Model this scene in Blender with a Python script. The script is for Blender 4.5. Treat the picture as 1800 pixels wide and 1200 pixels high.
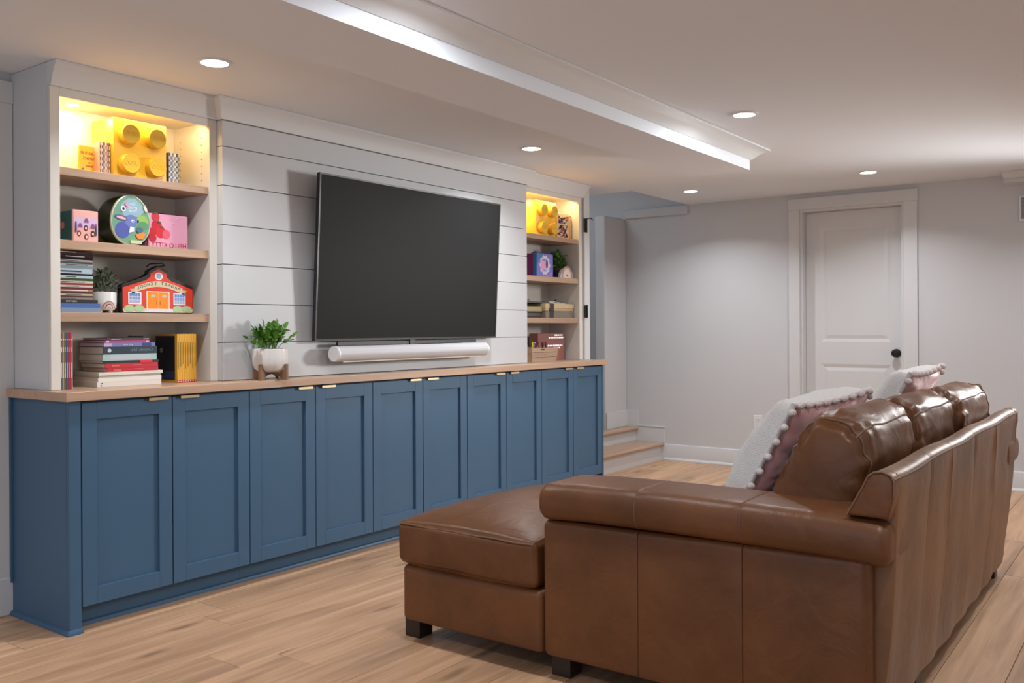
import bpy, bmesh, math, random
from mathutils import Vector, Matrix, noise
random.seed(7)
PI = math.pi
sc = bpy.context.scene
for o in list(bpy.data.objects): bpy.data.objects.remove(o)
COL = sc.collection

# ------------------------------------------------------------ camera, world, lights, exposure
def setup_camera():
    f, cx, cy = 1587.0, 900.0, 577.0
    th = math.radians(36.3); roll = math.radians(.32)
    F = Vector((math.cos(th), math.sin(th), 0))
    R0 = Vector((math.sin(th), -math.cos(th), 0)); U0 = Vector((0, 0, 1))
    R = R0*math.cos(roll) - U0*math.sin(roll); U = U0*math.cos(roll) + R0*math.sin(roll)
    cd = bpy.data.cameras.new('camera'); cam = bpy.data.objects.new('camera', cd); COL.objects.link(cam)
    m = Matrix(((R.x, U.x, -F.x, 0), (R.y, U.y, -F.y, 0), (R.z, U.z, -F.z, 1.13), (0, 0, 0, 1)))
    cam.matrix_world = m
    cd.sensor_width = 36; cd.lens = f*36/1800
    cd.shift_x = (900-cx)/1800; cd.shift_y = (cy-600)/1800
    cd.clip_start = .05
    sc.camera = cam
setup_camera()
W = bpy.data.worlds.new('world'); sc.world = W; W.use_nodes = True
W.node_tree.nodes['Background'].inputs[0].default_value = (.8, .87, 1, 1)
W.node_tree.nodes['Background'].inputs[1].default_value = .5
sc.view_settings.view_transform = 'Standard'; sc.view_settings.look = 'None'
sc.view_settings.gamma = 1; sc.view_settings.use_curve_mapping = False
sc.view_settings.exposure = 0.0

def area(name, loc, rot, sx, sy, power, col, shape='RECTANGLE', spread=PI):
    d = bpy.data.lights.new(name, 'AREA'); d.shape = shape; d.size = sx
    if shape in ('RECTANGLE', 'ELLIPSE'): d.size_y = sy
    d.energy = power; d.color = col; d.spread = spread
    o = bpy.data.objects.new(name, d); o.location = loc; o.rotation_euler = rot; COL.objects.link(o)
    return o
CAN_W = 8.2
CAN_BACK_W = 7.0
KEY_W = 20.0
FILL_W = 32.0
SIDE_W = 13.0
STAIR_W = 5.0
PUCK_W = 3.4
# daylight from the windows at the end of the room behind the camera; plus an added fill lamp at the side
area('window_daylight', (-2.7, .6, 1.25), (0, -PI/2, 0), 1.6, 4.2, FILL_W, (.56, .76, 1))
area('side_fill', (1.2, -2.85, 1.25), (PI/2, 0, 0), 5.0, 1.5, SIDE_W, (.98, .97, 1))  # added fill lamp, no window on this side
area('stair_fill', (5.75, 4.3, 2.65), (0, 0, 0), .5, .6, STAIR_W, (.93, .96, 1))  # unseen lamp that lights the stairwell
key = area('key_light', (6.78, .05, 1.70), (0, 0, 0), .55, .55, KEY_W, (1, .99, .97), 'SQUARE', math.radians(78))  # unseen key lamp at the right, placed from the television's shadow
key.rotation_euler = (Vector((6.78, .05, 1.70))-Vector((3.0, 3.3, .95))).to_track_quat('Z', 'Y').to_euler()
CANS = [(2.13, 2.98), (4.24, 2.97), (6.31, 2.95), (2.1, 1.68), (4.2, 1.68), (6.28, 1.65)]
CANS_BACK = [(.0, 2.97), (.0, 1.68), (2.1, .1), (4.2, .1), (6.28, .1), (0, .1), (3.2, -1.5), (5.4, -1.5)]

# ------------------------------------------------------------ materials
def mat(name, col, rough=.5, spec=.5, metal=0, bump=0, bscale=60, coat=0, sheen=0, emis=None, estr=0, var=0, vscale=3, trans=0):
    m = bpy.data.materials.new(name); m.use_nodes = True
    nt = m.node_tree; b = nt.nodes['Principled BSDF']
    b.inputs['Base Color'].default_value = (*col, 1); b.inputs['Roughness'].default_value = rough
    b.inputs['Metallic'].default_value = metal; b.inputs['Specular IOR Level'].default_value = spec
    b.inputs['Coat Weight'].default_value = coat; b.inputs['Sheen Weight'].default_value = sheen
    b.inputs['Transmission Weight'].default_value = trans
    if emis: b.inputs['Emission Color'].default_value = (*emis, 1); b.inputs['Emission Strength'].default_value = estr
    tc = nt.nodes.new('ShaderNodeTexCoord')
    if bump:
        n = nt.nodes.new('ShaderNodeTexNoise'); n.inputs['Scale'].default_value = bscale; n.inputs['Detail'].default_value = 5
        bp = nt.nodes.new('ShaderNodeBump'); bp.inputs['Strength'].default_value = bump; bp.inputs['Distance'].default_value = .01
        nt.links.new(tc.outputs['Object'], n.inputs['Vector']); nt.links.new(n.outputs['Fac'], bp.inputs['Height'])
        nt.links.new(bp.outputs['Normal'], b.inputs['Normal'])
    if var:
        n = nt.nodes.new('ShaderNodeTexNoise'); n.inputs['Scale'].default_value = vscale; n.inputs['Detail'].default_value = 6
        r = nt.nodes.new('ShaderNodeValToRGB')
        r.color_ramp.elements[0].position = .3; r.color_ramp.elements[1].position = .7
        r.color_ramp.elements[0].color = (*[c*(1-var) for c in col], 1); r.color_ramp.elements[1].color = (*[min(1, c*(1+var)) for c in col], 1)
        nt.links.new(tc.outputs['Object'], n.inputs['Vector']); nt.links.new(n.outputs['Fac'], r.inputs['Fac'])
        nt.links.new(r.outputs['Color'], b.inputs['Base Color'])
    return m

def wood(name, c1, c2, knots=True, rough=.45, axis='X', scale=1.0, rnd=.0):
    m = bpy.data.materials.new(name); m.use_nodes = True
    nt = m.node_tree; N = nt.nodes; L = nt.links; b = N['Principled BSDF']
    tc = N.new('ShaderNodeTexCoord'); mp = N.new('ShaderNodeMapping'); oi = N.new('ShaderNodeObjectInfo')
    s = [24*scale]*3; s['XYZ'.index(axis)] = 1.5*scale
    mp.inputs['Scale'].default_value = s
    add = N.new('ShaderNodeVectorMath'); add.operation = 'ADD'
    mul = N.new('ShaderNodeVectorMath'); mul.operation = 'SCALE'; mul.inputs['Scale'].default_value = 37.0
    comb = N.new('ShaderNodeCombineXYZ')
    for i in range(3): L.new(oi.outputs['Random'], comb.inputs[i])
    L.new(comb.outputs[0], mul.inputs[0]); L.new(tc.outputs['Object'], add.inputs[0]); L.new(mul.outputs[0], add.inputs[1])
    L.new(add.outputs[0], mp.inputs['Vector'])
    n1 = N.new('ShaderNodeTexNoise'); n1.inputs['Scale'].default_value = 1.0; n1.inputs['Detail'].default_value = 8; n1.inputs['Roughness'].default_value = .62; n1.inputs['Distortion'].default_value = .6
    L.new(mp.outputs[0], n1.inputs['Vector'])
    r = N.new('ShaderNodeValToRGB'); r.color_ramp.elements[0].position = .32; r.color_ramp.elements[1].position = .66
    r.color_ramp.elements[0].color = (*c2, 1); r.color_ramp.elements[1].color = (*c1, 1)
    L.new(n1.outputs['Fac'], r.inputs['Fac'])
    out = r.outputs['Color']
    if rnd:
        hs = N.new('ShaderNodeHueSaturation'); mr = N.new('ShaderNodeMapRange')
        mr.inputs['To Min'].default_value = 1-rnd; mr.inputs['To Max'].default_value = 1+rnd*.7
        L.new(oi.outputs['Random'], mr.inputs['Value']); L.new(mr.outputs[0], hs.inputs['Value']); L.new(out, hs.inputs['Color'])
        out = hs.outputs['Color']
    if knots:
        mp2 = N.new('ShaderNodeMapping'); s2 = [3.4, 3.4, 3.4]; s2['XYZ'.index(axis)] = .9; mp2.inputs['Scale'].default_value = s2
        L.new(add.outputs[0], mp2.inputs['Vector'])
        v = N.new('ShaderNodeTexVoronoi'); v.voronoi_dimensions = '2D'; v.inputs['Scale'].default_value = 1.0
        nd = N.new('ShaderNodeTexNoise'); nd.inputs['Scale'].default_value = 3; mx0 = N.new('ShaderNodeVectorMath'); mx0.operation = 'ADD'
        L.new(mp2.outputs[0], mx0.inputs[0]); L.new(mp2.outputs[0], nd.inputs['Vector'])
        sc2 = N.new('ShaderNodeVectorMath'); sc2.operation = 'SCALE'; sc2.inputs['Scale'].default_value = .16
        L.new(nd.outputs['Color'], sc2.inputs[0]); L.new(sc2.outputs[0], mx0.inputs[1]); L.new(mx0.outputs[0], v.inputs['Vector'])
        kr = N.new('ShaderNodeValToRGB'); kr.color_ramp.elements[0].position = .02; kr.color_ramp.elements[1].position = .085
        kr.color_ramp.elements[0].color = (1, 1, 1, 1); kr.color_ramp.elements[1].color = (0, 0, 0, 1)
        L.new(v.outputs['Distance'], kr.inputs['Fac'])
        # long dark mineral streaks
        mp3 = N.new('ShaderNodeMapping'); s3 = [9, 9, 9]; s3['XYZ'.index(axis)] = .8; mp3.inputs['Scale'].default_value = s3
        L.new(add.outputs[0], mp3.inputs['Vector'])
        n3 = N.new('ShaderNodeTexNoise'); n3.inputs['Scale'].default_value = 1; n3.inputs['Detail'].default_value = 3
        L.new(mp3.outputs[0], n3.inputs['Vector'])
        sr = N.new('ShaderNodeValToRGB'); sr.color_ramp.elements[0].position = .56; sr.color_ramp.elements[1].position = .74
        sr.color_ramp.elements[0].color = (0, 0, 0, 1); sr.color_ramp.elements[1].color = (.8, .8, .8, 1)
        L.new(n3.outputs['Fac'], sr.inputs['Fac'])
        mxx = N.new('ShaderNodeMath'); mxx.operation = 'MAXIMUM'; L.new(kr.outputs['Color'], mxx.inputs[0]); L.new(sr.outputs['Color'], mxx.inputs[1])
        m2 = N.new('ShaderNodeMath'); m2.operation = 'MULTIPLY'; m2.inputs[1].default_value = .62; L.new(mxx.outputs[0], m2.inputs[0])
        mix = N.new('ShaderNodeMixRGB'); mix.inputs['Color2'].default_value = (*[c*.38 for c in c2], 1)
        L.new(m2.outputs[0], mix.inputs['Fac']); L.new(out, mix.inputs['Color1']); out = mix.outputs['Color']
    L.new(out, b.inputs['Base Color']); b.inputs['Roughness'].default_value = rough
    bp = N.new('ShaderNodeBump'); bp.inputs['Strength'].default_value = .12; bp.inputs['Distance'].default_value = .004
    L.new(n1.outputs['Fac'], bp.inputs['Height']); L.new(bp.outputs['Normal'], b.inputs['Normal'])
    return m

def leather(name, c):
    m = bpy.data.materials.new(name); m.use_nodes = True
    nt = m.node_tree; N = nt.nodes; L = nt.links; b = N['Principled BSDF']
    tc = N.new('ShaderNodeTexCoord')
    n1 = N.new('ShaderNodeTexNoise'); n1.inputs['Scale'].default_value = 3.2; n1.inputs['Detail'].default_value = 7; n1.inputs['Roughness'].default_value = .6
    L.new(tc.outputs['Object'], n1.inputs['Vector'])
    r = N.new('ShaderNodeValToRGB'); r.color_ramp.elements[0].position = .3; r.color_ramp.elements[1].position = .72
    r.color_ramp.elements[0].color = (*[x*.72 for x in c], 1); r.color_ramp.elements[1].color = (c[0]*1.35, c[1]*1.32, c[2]*1.25, 1)
    L.new(n1.outputs['Fac'], r.inputs['Fac']); L.new(r.outputs['Color'], b.inputs['Base Color'])
    n2 = N.new('ShaderNodeTexVoronoi'); n2.inputs['Scale'].default_value = 260; L.new(tc.outputs['Object'], n2.inputs['Vector'])
    n3 = N.new('ShaderNodeTexNoise'); n3.inputs['Scale'].default_value = 9; n3.inputs['Detail'].default_value = 4; n3.inputs['Distortion'].default_value = 1.2; L.new(tc.outputs['Object'], n3.inputs['Vector'])
    b1 = N.new('ShaderNodeBump'); b1.inputs['Strength'].default_value = .12; b1.inputs['Distance'].default_value = .001; L.new(n2.outputs['Distance'], b1.inputs['Height'])
    b2 = N.new('ShaderNodeBump'); b2.inputs['Strength'].default_value = .28; b2.inputs['Distance'].default_value = .012; L.new(n3.outputs['Fac'], b2.inputs['Height'])
    L.new(b1.outputs['Normal'], b2.inputs['Normal']); L.new(b2.outputs['Normal'], b.inputs['Normal'])
    b.inputs['Roughness'].default_value = .41; b.inputs['Specular IOR Level'].default_value = .42
    return m

M = {}
M['wall'] = mat('wall_paint', (.655, .665, .68), .65, .3, bump=.03, bscale=220)
M['ceil'] = mat('ceiling_paint', (.82, .865, .92), .8, .2)
M['trim'] = mat('trim_paint', (.71, .72, .725), .35, .45)
M['ship'] = mat('shiplap_paint', (.555, .565, .58), .4, .45, bump=.02, bscale=40)
M['case'] = mat('bookcase_paint', (.74, .70, .635), .4, .4)
M['gap'] = mat('dark_joint_paint', (.25, .22, .2), .8)  # dark base tone seen in joints and pin holes
M['blue'] = mat('blue_cabinet_paint', (.058, .128, .218), .42, .3, bump=.015, bscale=90)
M['oak'] = wood('oak_planks', (.66, .41, .245), (.43, .25, .14), True, .42, rnd=.16)
M['oak_shelf'] = wood('oak_shelf', (.50, .33, .22), (.36, .225, .145), False, .5)
M['oak_top'] = wood('oak_counter', (.56, .375, .255), (.45, .29, .195), False, .32)
M['walnut'] = wood('walnut', (.28, .15, .08), (.18, .09, .045), False, .45, axis='Z')
M['brass'] = mat('brass', (.80, .62, .36), .3, metal=1)
M['black'] = mat('black_metal', (.015, .014, .013), .4, metal=.3)
M['tvframe'] = mat('tv_frame', (.012, .011, .011), .35)
M['tvscreen'] = mat('tv_screen', (.013, .013, .013), .5, .10)
M['white'] = mat('white_plastic', (.82, .82, .82), .35)
M['grille'] = mat('speaker_grille', (.58, .58, .60), .55, bump=.05, bscale=900)
M['leather'] = leather('brown_leather', (.138, .052, .017))
M['leather_lit'] = leather('brown_leather_lit_back', (.185, .090, .043))  # same leather, with the brighter lighting of the back put into its colour
M['piping'] = mat('leather_piping', (.17, .085, .045), .4)
M['foot'] = mat('dark_wood_foot', (.02, .012, .009), .4)
M['lens'] = mat('led_lens', (1, 1, 1), .4, emis=(1, .97, .93), estr=9)
M['dot_glow'] = mat('glow_dot', (.9, .95, 1), .2, emis=(.9, .95, 1), estr=.8)  # white dots on the copper box, given a faint glow
M['puck'] = mat('warm_led', (1, .9, .6), .4, emis=(1, .75, .35), estr=12)
M['ceramic'] = mat('white_ceramic', (.80, .78, .75), .2, .6)
M['leaf'] = mat('green_leaf', (.095, .25, .03), .45, .4, var=.35, vscale=40)
M['leaf_d'] = mat('dusty_leaf', (.16, .20, .13), .6, .3, var=.45, vscale=50)
M['leaf_m'] = mat('mid_green_leaf', (.09, .20, .045), .5, .3, var=.35, vscale=50)
M['soil'] = mat('soil', (.03, .02, .015), .9)
M['yellow'] = mat('yellow_plastic', (.84, .49, .03), .4, .5)
M['pages'] = mat('book_pages', (.62, .55, .46), .8, bump=.1, bscale=300)
M['satin'] = mat('pink_satin', (.68, .36, .35), .28, .6, bump=.25, bscale=22, sheen=.4, var=.12, vscale=5)
M['sherpa'] = mat('white_sherpa', (.76, .735, .715), .95, .1, bump=.6, bscale=260, sheen=.3)
M['pom'] = mat('pompom_yarn', (.82, .72, .68), .95, .1, bump=.6, bscale=200)

_cache = {}
def cm(col, rough=.45, metal=0, spec=.5):
    k = (col, rough, metal)
    if k not in _cache: _cache[k] = mat('colour_%02d' % len(_cache), col, rough, spec, metal)
    return _cache[k]
def srgb(r, g, b): return tuple(round(((c/255)/12.92 if c < 11 else (((c/255)+.055)/1.055)**2.4), 4) for c in (r, g, b))

# ------------------------------------------------------------ mesh helpers
def box(bm, x0, x1, y0, y1, z0, z1, bev=0, seg=1):
    vs = [bm.verts.new((x, y, z)) for x in (x0, x1) for y in (y0, y1) for z in (z0, z1)]
    fs = [bm.faces.new([vs[i] for i in q]) for q in ((0, 1, 3, 2), (4, 6, 7, 5), (0, 4, 5, 1), (2, 3, 7, 6), (0, 2, 6, 4), (1, 5, 7, 3))]
    if bev:
        es = list({e for f in fs for e in f.edges})
        bmesh.ops.bevel(bm, geom=es, offset=bev, segments=seg, affect='EDGES', profile=.5)
    return bm
def B(*a, **k): return box(bmesh.new(), *a, **k)

def prism(bm, pts, axis, a0, a1, bev=0):
    """polygon pts (in the two other axes, order XYZ) extruded along axis"""
    def mk(p, a):
        l = list(p); l.insert('xyz'.index(axis), a); return l
    v0 = [bm.verts.new(mk(p, a0)) for p in pts]; v1 = [bm.verts.new(mk(p, a1)) for p in pts]
    n = len(pts)
    fs = [bm.faces.new(v0), bm.faces.new(v1[::-1])]
    for i in range(n): fs.append(bm.faces.new((v0[i], v0[(i+1) % n], v1[(i+1) % n], v1[i])))
    if bev:
        es = list({e for f in fs[:2] for e in f.edges})
        bmesh.ops.bevel(bm, geom=es, offset=bev, segments=2, affect='EDGES', profile=.5)
    bmesh.ops.recalc_face_normals(bm, faces=bm.faces)
    return bm

def rings(bm, rs, closed=True, caps=True):
    """loft list of rings (lists of co)"""
    V = [[bm.verts.new(p) for p in r] for r in rs]
    n = len(rs[0])
    for a, b in zip(V, V[1:]):
        for i in range(n if closed else n-1): bm.faces.new((a[i], a[(i+1) % n], b[(i+1) % n], b[i]))
    if caps: bm.faces.new(V[0][::-1]); bm.faces.new(V[-1])
    bmesh.ops.recalc_face_normals(bm, faces=bm.faces)
    return bm

def lathe(bm, prof, c, n=24, axis='z'):
    rs = []
    for r, h in prof:
        ring = []
        for i in range(n):
            a = 2*PI*i/n; u, v = max(r, 1e-4)*math.cos(a), max(r, 1e-4)*math.sin(a)
            p = {'z': (u, v, h), 'y': (u, h, v), 'x': (h, u, v)}[axis]
            ring.append((c[0]+p[0], c[1]+p[1], c[2]+p[2]))
        rs.append(ring)
    return rings(bm, rs)

def tube(bm, pts, r, n=8, closed=False):
    pts = [Vector(p) for p in pts]; m = len(pts); rs = []
    prev = None
    for i, p in enumerate(pts):
        if closed: t = pts[(i+1) % m]-pts[i-1]
        else: t = pts[min(i+1, m-1)]-pts[max(i-1, 0)]
        t.normalize()
        if prev is None:
            up = Vector((0, 0, 1)) if abs(t.z) < .9 else Vector((1, 0, 0))
            a = t.cross(up).normalized()
        else:
            a = (prev-t*prev.dot(t)).normalized()
        prev = a; b = t.cross(a)
        rr = r(i/(m-1)) if callable(r) else r
        rs.append([p+(a*math.cos(2*PI*k/n)+b*math.sin(2*PI*k/n))*rr for k in range(n)])
    if closed: rs.append(rs[0])
    return rings(bm, rs, caps=not closed)

def rbox(bm, x0, x1, y0, y1, z0, z1, r, k=4, n=8, crown=(0, 0, 0), jit=0, seed=0):
    c = Vector(((x0+x1)/2, (y0+y1)/2, (z0+z1)/2)); h = Vector((abs(x1-x0)/2, abs(y1-y0)/2, abs(z1-z0)/2))
    r = min(r, h.x*.98, h.y*.98, h.z*.98)
    def samples(hh):
        inn = hh-r; s = [-(inn+r*math.tan(PI/4*(k-i)/k)) for i in range(k)]
        s += [-inn+2*inn*i/n for i in range(n+1)]
        s += [inn+r*math.tan(PI/4*(i+1)/k) for i in range(k)]
        return s
    S = [samples(h[i]) for i in range(3)]; vd = {}
    def V(p):
        key = tuple(round(x, 6) for x in p)
        if key in vd: return vd[key]
        p = Vector(p); q = Vector([max(-(h[i]-r), min(h[i]-r, p[i])) for i in range(3)])
        d = p-q; d = d.normalized()*r if d.length > 1e-9 else d
        o = q+d
        u = [max(-1, min(1, p[i]/h[i])) for i in range(3)]
        for a in range(3):
            if crown[a]:
                b_, c_ = (a+1) % 3, (a+2) % 3
                w = (1-u[b_]**2)*(1-u[c_]**2)
                o[a] += crown[a]*(w**.6)*(u[a])
        if jit:
            nv = noise.noise_vector((o+c)*9+Vector((seed*7.3, 0, 0)))
            o += nv*jit
        vd[key] = bm.verts.new(o+c)
        return vd[key]
    for a in range(3):
        b_, c_ = (a+1) % 3, (a+2) % 3
        for sgn in (-1, 1):
            for i in range(len(S[b_])-1):
                for j in range(len(S[c_])-1):
                    q = []
                    for (ii, jj) in ((i, j), (i+1, j), (i+1, j+1), (i, j+1)):
                        p = [0, 0, 0]; p[a] = sgn*h[a]; p[b_] = S[b_][ii]; p[c_] = S[c_][jj]; q.append(V(p))
                    if sgn < 0: q = q[::-1]
                    bm.faces.new(q)
    return bm

def sweep(bm, path, prof):
    """prof [(d,z)] closed, d = offset to the right-hand side of the path direction, mitred"""
    P = [Vector((p[0], p[1])) for p in path]; rs = []
    for i, p in enumerate(P):
        d0 = (P[i]-P[i-1]).normalized() if i else None
        d1 = (P[i+1]-P[i]).normalized() if i < len(P)-1 else None
        nrm = lambda d: Vector((d.y, -d.x))
        if d0 is None: m = nrm(d1)
        elif d1 is None: m = nrm(d0)
        else:
            a, b = nrm(d0), nrm(d1); m = (a+b); m = m/(m.dot(a)) if m.length > 1e-6 else a
        rs.append([(p.x+m.x*d, p.y+m.y*d, z) for d, z in prof])
    return rings(bm, rs)

def offs(o):
    v = Vector((0, 0, 0))
    while o is not None: v += o.location; o = o.parent
    return v
def P(name, bm, m, parent=None, label=None, smooth=None, kind=None, org=None):
    off = offs(parent)
    if org is not None: bmesh.ops.translate(bm, verts=bm.verts, vec=-Vector(org))
    elif parent is not None: bmesh.ops.translate(bm, verts=bm.verts, vec=-off)
    me = bpy.data.meshes.new(name); bm.to_mesh(me); bm.free()
    if smooth is not None:
        for p in me.polygons: p.use_smooth = True
        if smooth < 180: me.set_sharp_from_angle(angle=math.radians(smooth))
    for mm in (m if isinstance(m, (list, tuple)) else [m]): me.materials.append(mm)
    o = bpy.data.objects.new(name, me); COL.objects.link(o); o.parent = parent
    if org is not None: o.location = Vector(org)-off
    if label: o['label'] = label
    if kind: o['kind'] = kind
    return o
def tag(o, label, cat, group=None):
    o['label'] = label; o['category'] = cat
    if group: o['group'] = group
    return o
def thing(name, label, cat, loc=(0, 0, 0), group=None):
    o = bpy.data.objects.new(name, None); COL.objects.link(o); o.location = loc; o.empty_display_size = .1
    return tag(o, label, cat, group)
def struct(name, bm=None, m=None, smooth=None):
    if bm is None:
        o = bpy.data.objects.new(name, None); COL.objects.link(o)
    else: o = P(name, bm, m, smooth=smooth)
    o['kind'] = 'structure'; return o

def text_bm(s, size, x, y, z, mirror=True, th=.0006, face='front', align='CENTER', xs=1.0, rot=0):
    """flat lettering facing -Y (or -X) at x,y,z, mirror-written as in the photograph"""
    cu = bpy.data.curves.new('t', 'FONT'); cu.body = s; cu.size = size; cu.align_x = align; cu.align_y = 'CENTER'; cu.extrude = th/2; cu.resolution_u = 2
    ob = bpy.data.objects.new('t', cu)
    COL.objects.link(ob); dg = bpy.context.evaluated_depsgraph_get(); me = bpy.data.meshes.new_from_object(ob.evaluated_get(dg))
    bm = bmesh.new(); bm.from_mesh(me); bpy.data.objects.remove(ob); bpy.data.curves.remove(cu); bpy.data.meshes.remove(me)
    for v in bm.verts:
        u, w, d = v.co.x*xs, v.co.y, v.co.z
        if mirror: u = -u
        if rot: u, w = u*math.cos(rot)-w*math.sin(rot), u*math.sin(rot)+w*math.cos(rot)
        if face == 'front': v.co = (x+u, y-d, z+w)
        else: v.co = (x-d, y-u, z+w)
    bmesh.ops.recalc_face_normals(bm, faces=bm.faces)
    return bm

# ------------------------------------------------------------ the setting
FARX = 7.015; CZ = 2.162; LW = 3.752; TOP = .902
# floor: base slab with planks
fl = struct('floor', B(-3, 7.3, -3, 5.0, -.06, -.014), M['gap'])
PW = .190
def plank(x0, x1, y0, y1):
    g = .0009; b = .0014
    bm = bmesh.new()
    lo = [(x0+g, y0+g, -.014), (x1-g, y0+g, -.014), (x1-g, y1-g, -.014), (x0+g, y1-g, -.014)]
    mi = [(p[0], p[1], -b) for p in lo]
    hi = [(x0+g+b, y0+g+b, 0), (x1-g-b, y0+g+b, 0), (x1-g-b, y1-g-b, 0), (x0+g+b, y1-g-b, 0)]
    rings(bm, [lo, mi, hi])
    cx, cy = (x0+x1)/2, (y0+y1)/2
    return P('plank', bm, M['oak'], fl, org=(cx, cy, 0))
rr = random.Random(11)
y = -2.98; row = 0
while y < 3.76:
    y1 = min(y+PW, 3.95)
    xs = -3+rr.random()*1.5; x0 = -3
    while x0 < 7.01:
        x1 = min(xs, 7.012)
        if x1 > 6.7: x1 = 7.012
        if not (y > 2.9 and False): plank(x0, x1, y, y1)
        x0 = x1; xs = x1+1.35+rr.random()*.9
    y = y1; row += 1

bm = bmesh.new(); box(bm, -3, 6.03, -3, 3.95, CZ, CZ+.09); box(bm, 6.03, 7.2, -3, 3.3, CZ, CZ+.09)
struct('ceiling', bm, M['ceil'])
struct('wall_left', B(-3, 5.62, LW+.02, LW+.14, 0, CZ), M['wall'])
# far wall with the door opening
bm = bmesh.new()
box(bm, FARX, FARX+.16, 2.358, 5.0, 0, 3.0); box(bm, FARX, FARX+.16, -3, 1.596, 0, 3.0); box(bm, FARX, FARX+.16, 1.596, 2.358, 2.04, 3.0)
struct('wall_far', bm, M['wall'])
struct('wall_right', B(-3, 7.2, -3.1, -3, 0, CZ), M['wall'])
struct('wall_back', B(-3.1, -3, -3, 3.9, 0, CZ), M['wall'])
# stairwell walls
struct('wall_stair_front', B(6.646, FARX, 3.9, 4.0, 0, 2.085, bev=.012, seg=3), M['wall'])
struct('wall_stair_back', B(5.3, FARX, 4.9, 5.0, 0, 3.0), M['wall'])
struct('wall_stair_side', B(5.3, 5.4, 3.9, 4.9, 0, 3.0), M['wall'])
bm = bmesh.new(); box(bm, 5.3, 7.2, 3.3, 5.0, 2.95, 3.0); box(bm, 5.98, 6.03, 3.3, 3.95, CZ+.09, 2.95); box(bm, 6.03, 7.2, 3.25, 3.3, CZ+.09, 2.95); box(bm, 5.4, 6.03, 3.95, 4.0, CZ, 2.95)
struct('ceiling_stair', bm, M['ceil'])
struct('trim_1', B(FARX-.03, FARX, 3.3, 3.9, 2.085, CZ, bev=.01, seg=3), M['wall'])

# soffit with crown
struct('ceiling_soffit', B(-3, 5.04, 1.985, 2.35, 2.04, CZ-.0005), M['ceil'])
crown2 = [(0, 2.098), (.006, 2.098), (.014, 2.104), (.040, 2.128), (.078, 2.15), (.09, 2.153), (.09, CZ-.001), (0, CZ-.001)]
struct('trim_2', sweep(bmesh.new(), [(-3, 1.9845), (5.0405, 1.9845), (5.0405, 2.3505)], crown2), M['trim'], smooth=30)
# far right bulkhead
bm = bmesh.new(); box(bm, 6.86, FARX, -3, .93, 2.09, CZ-.0005)
struct('ceiling_bulkhead', bm, M['wall'])
struct('trim_3', sweep(bmesh.new(), [(6.8595, -3), (6.8595, .93)][::-1], [(0, 2.12), (.01, 2.12), (.05, 2.152), (.05, CZ-.001), (0, CZ-.001)]), M['trim'], smooth=30)

# baseboards
basep = [(0, .0), (.024, 0), (.024, .006), (.017, .018), (.0135, .022), (.0135, .124), (.010, .132), (0, .135)]
struct('baseboard_far', sweep(bmesh.new(), [(FARX, 2.445), (FARX, 3.53)][::-1], basep), M['trim'], smooth=30)
struct('baseboard_far_right', sweep(bmesh.new(), [(FARX, -3), (FARX, 1.5)][::-1], basep), M['trim'], smooth=30)
struct('baseboard_left', sweep(bmesh.new(), [(-3, LW+.0195), (.80, LW+.0195)], basep), M['trim'], smooth=30)

# door_1: white two-panel door in the far wall
d1 = struct('door_1')
X = FARX
P('casing', B(X-.02, X, 2.358, 2.444, 0, 2.04, bev=.003), M['trim'], d1)
P('casing', B(X-.02, X, 1.50, 1.596, 0, 2.04, bev=.003), M['trim'], d1)
P('casing', B(X-.022, X, 1.497, 2.447, 2.04, 2.128, bev=.003), M['trim'], d1)
bm = bmesh.new(); box(bm, X-.002, X+.16, 2.340, 2.358, 0, 2.022); box(bm, X-.002, X+.16, 1.596, 1.614, 0, 2.022); box(bm, X-.002, X+.16, 1.596, 2.358, 2.022, 2.04)
P('jamb', bm, M['trim'], d1)
bm = bmesh.new(); ys0, ys1 = 1.616, 2.338; xf = X+.08
box(bm, xf+.008, xf+.04, ys0, ys1, .01, 2.018)
pz = [(.21, .842), (1.012, 1.90)]; py0, py1 = 1.705, 2.225
box(bm, xf, xf+.02, ys0, py0, .01, 2.018); box(bm, xf, xf+.02, py1, ys1, .01, 2.018)
for a, b_ in ((.01, .21), (.842, 1.012), (1.90, 2.018)): box(bm, xf, xf+.02, py0, py1, a, b_)
slab = P('slab', bm, M['trim'], d1)
for a, b_ in pz:
    bm = bmesh.new(); t = .026
    o_ = [(xf, py0, a), (xf, py1, a), (xf, py1, b_), (xf, py0, b_)]
    i_ = [(xf+.0078, py0+t, a+t), (xf+.0078, py1-t, a+t), (xf+.0078, py1-t, b_-t), (xf+.0078, py0+t, b_-t)]
    j_ = [(xf+.002, py0+t*2, a+t*2), (xf+.002, py1-t*2, a+t*2), (xf+.002, py1-t*2, b_-t*2), (xf+.002, py0+t*2, b_-t*2)]
    VV = [[bm.verts.new(p) for p in r] for r in (o_, i_, j_)]
    for A_, B_ in zip(VV, VV[1:]):
        for i in range(4): bm.faces.new((A_[i], A_[(i+1) % 4], B_[(i+1) % 4], B_[i]))
    bm.faces.new(VV[2]); bmesh.ops.recalc_face_normals(bm, faces=bm.faces)
    P('panel', bm, M['trim'], d1)
bm = bmesh.new(); lathe(bm, [(0, 0), (.031, 0), (.031, -.006), (.012, -.010), (.010, -.028), (.020, -.036), (.0275, -.046), (.0275, -.056), (.020, -.066), (0, -.069)], (xf, 1.668, .931), 24, 'x')
P('knob', bm, M['black'], d1, label='round black door knob', smooth=40)
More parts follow.
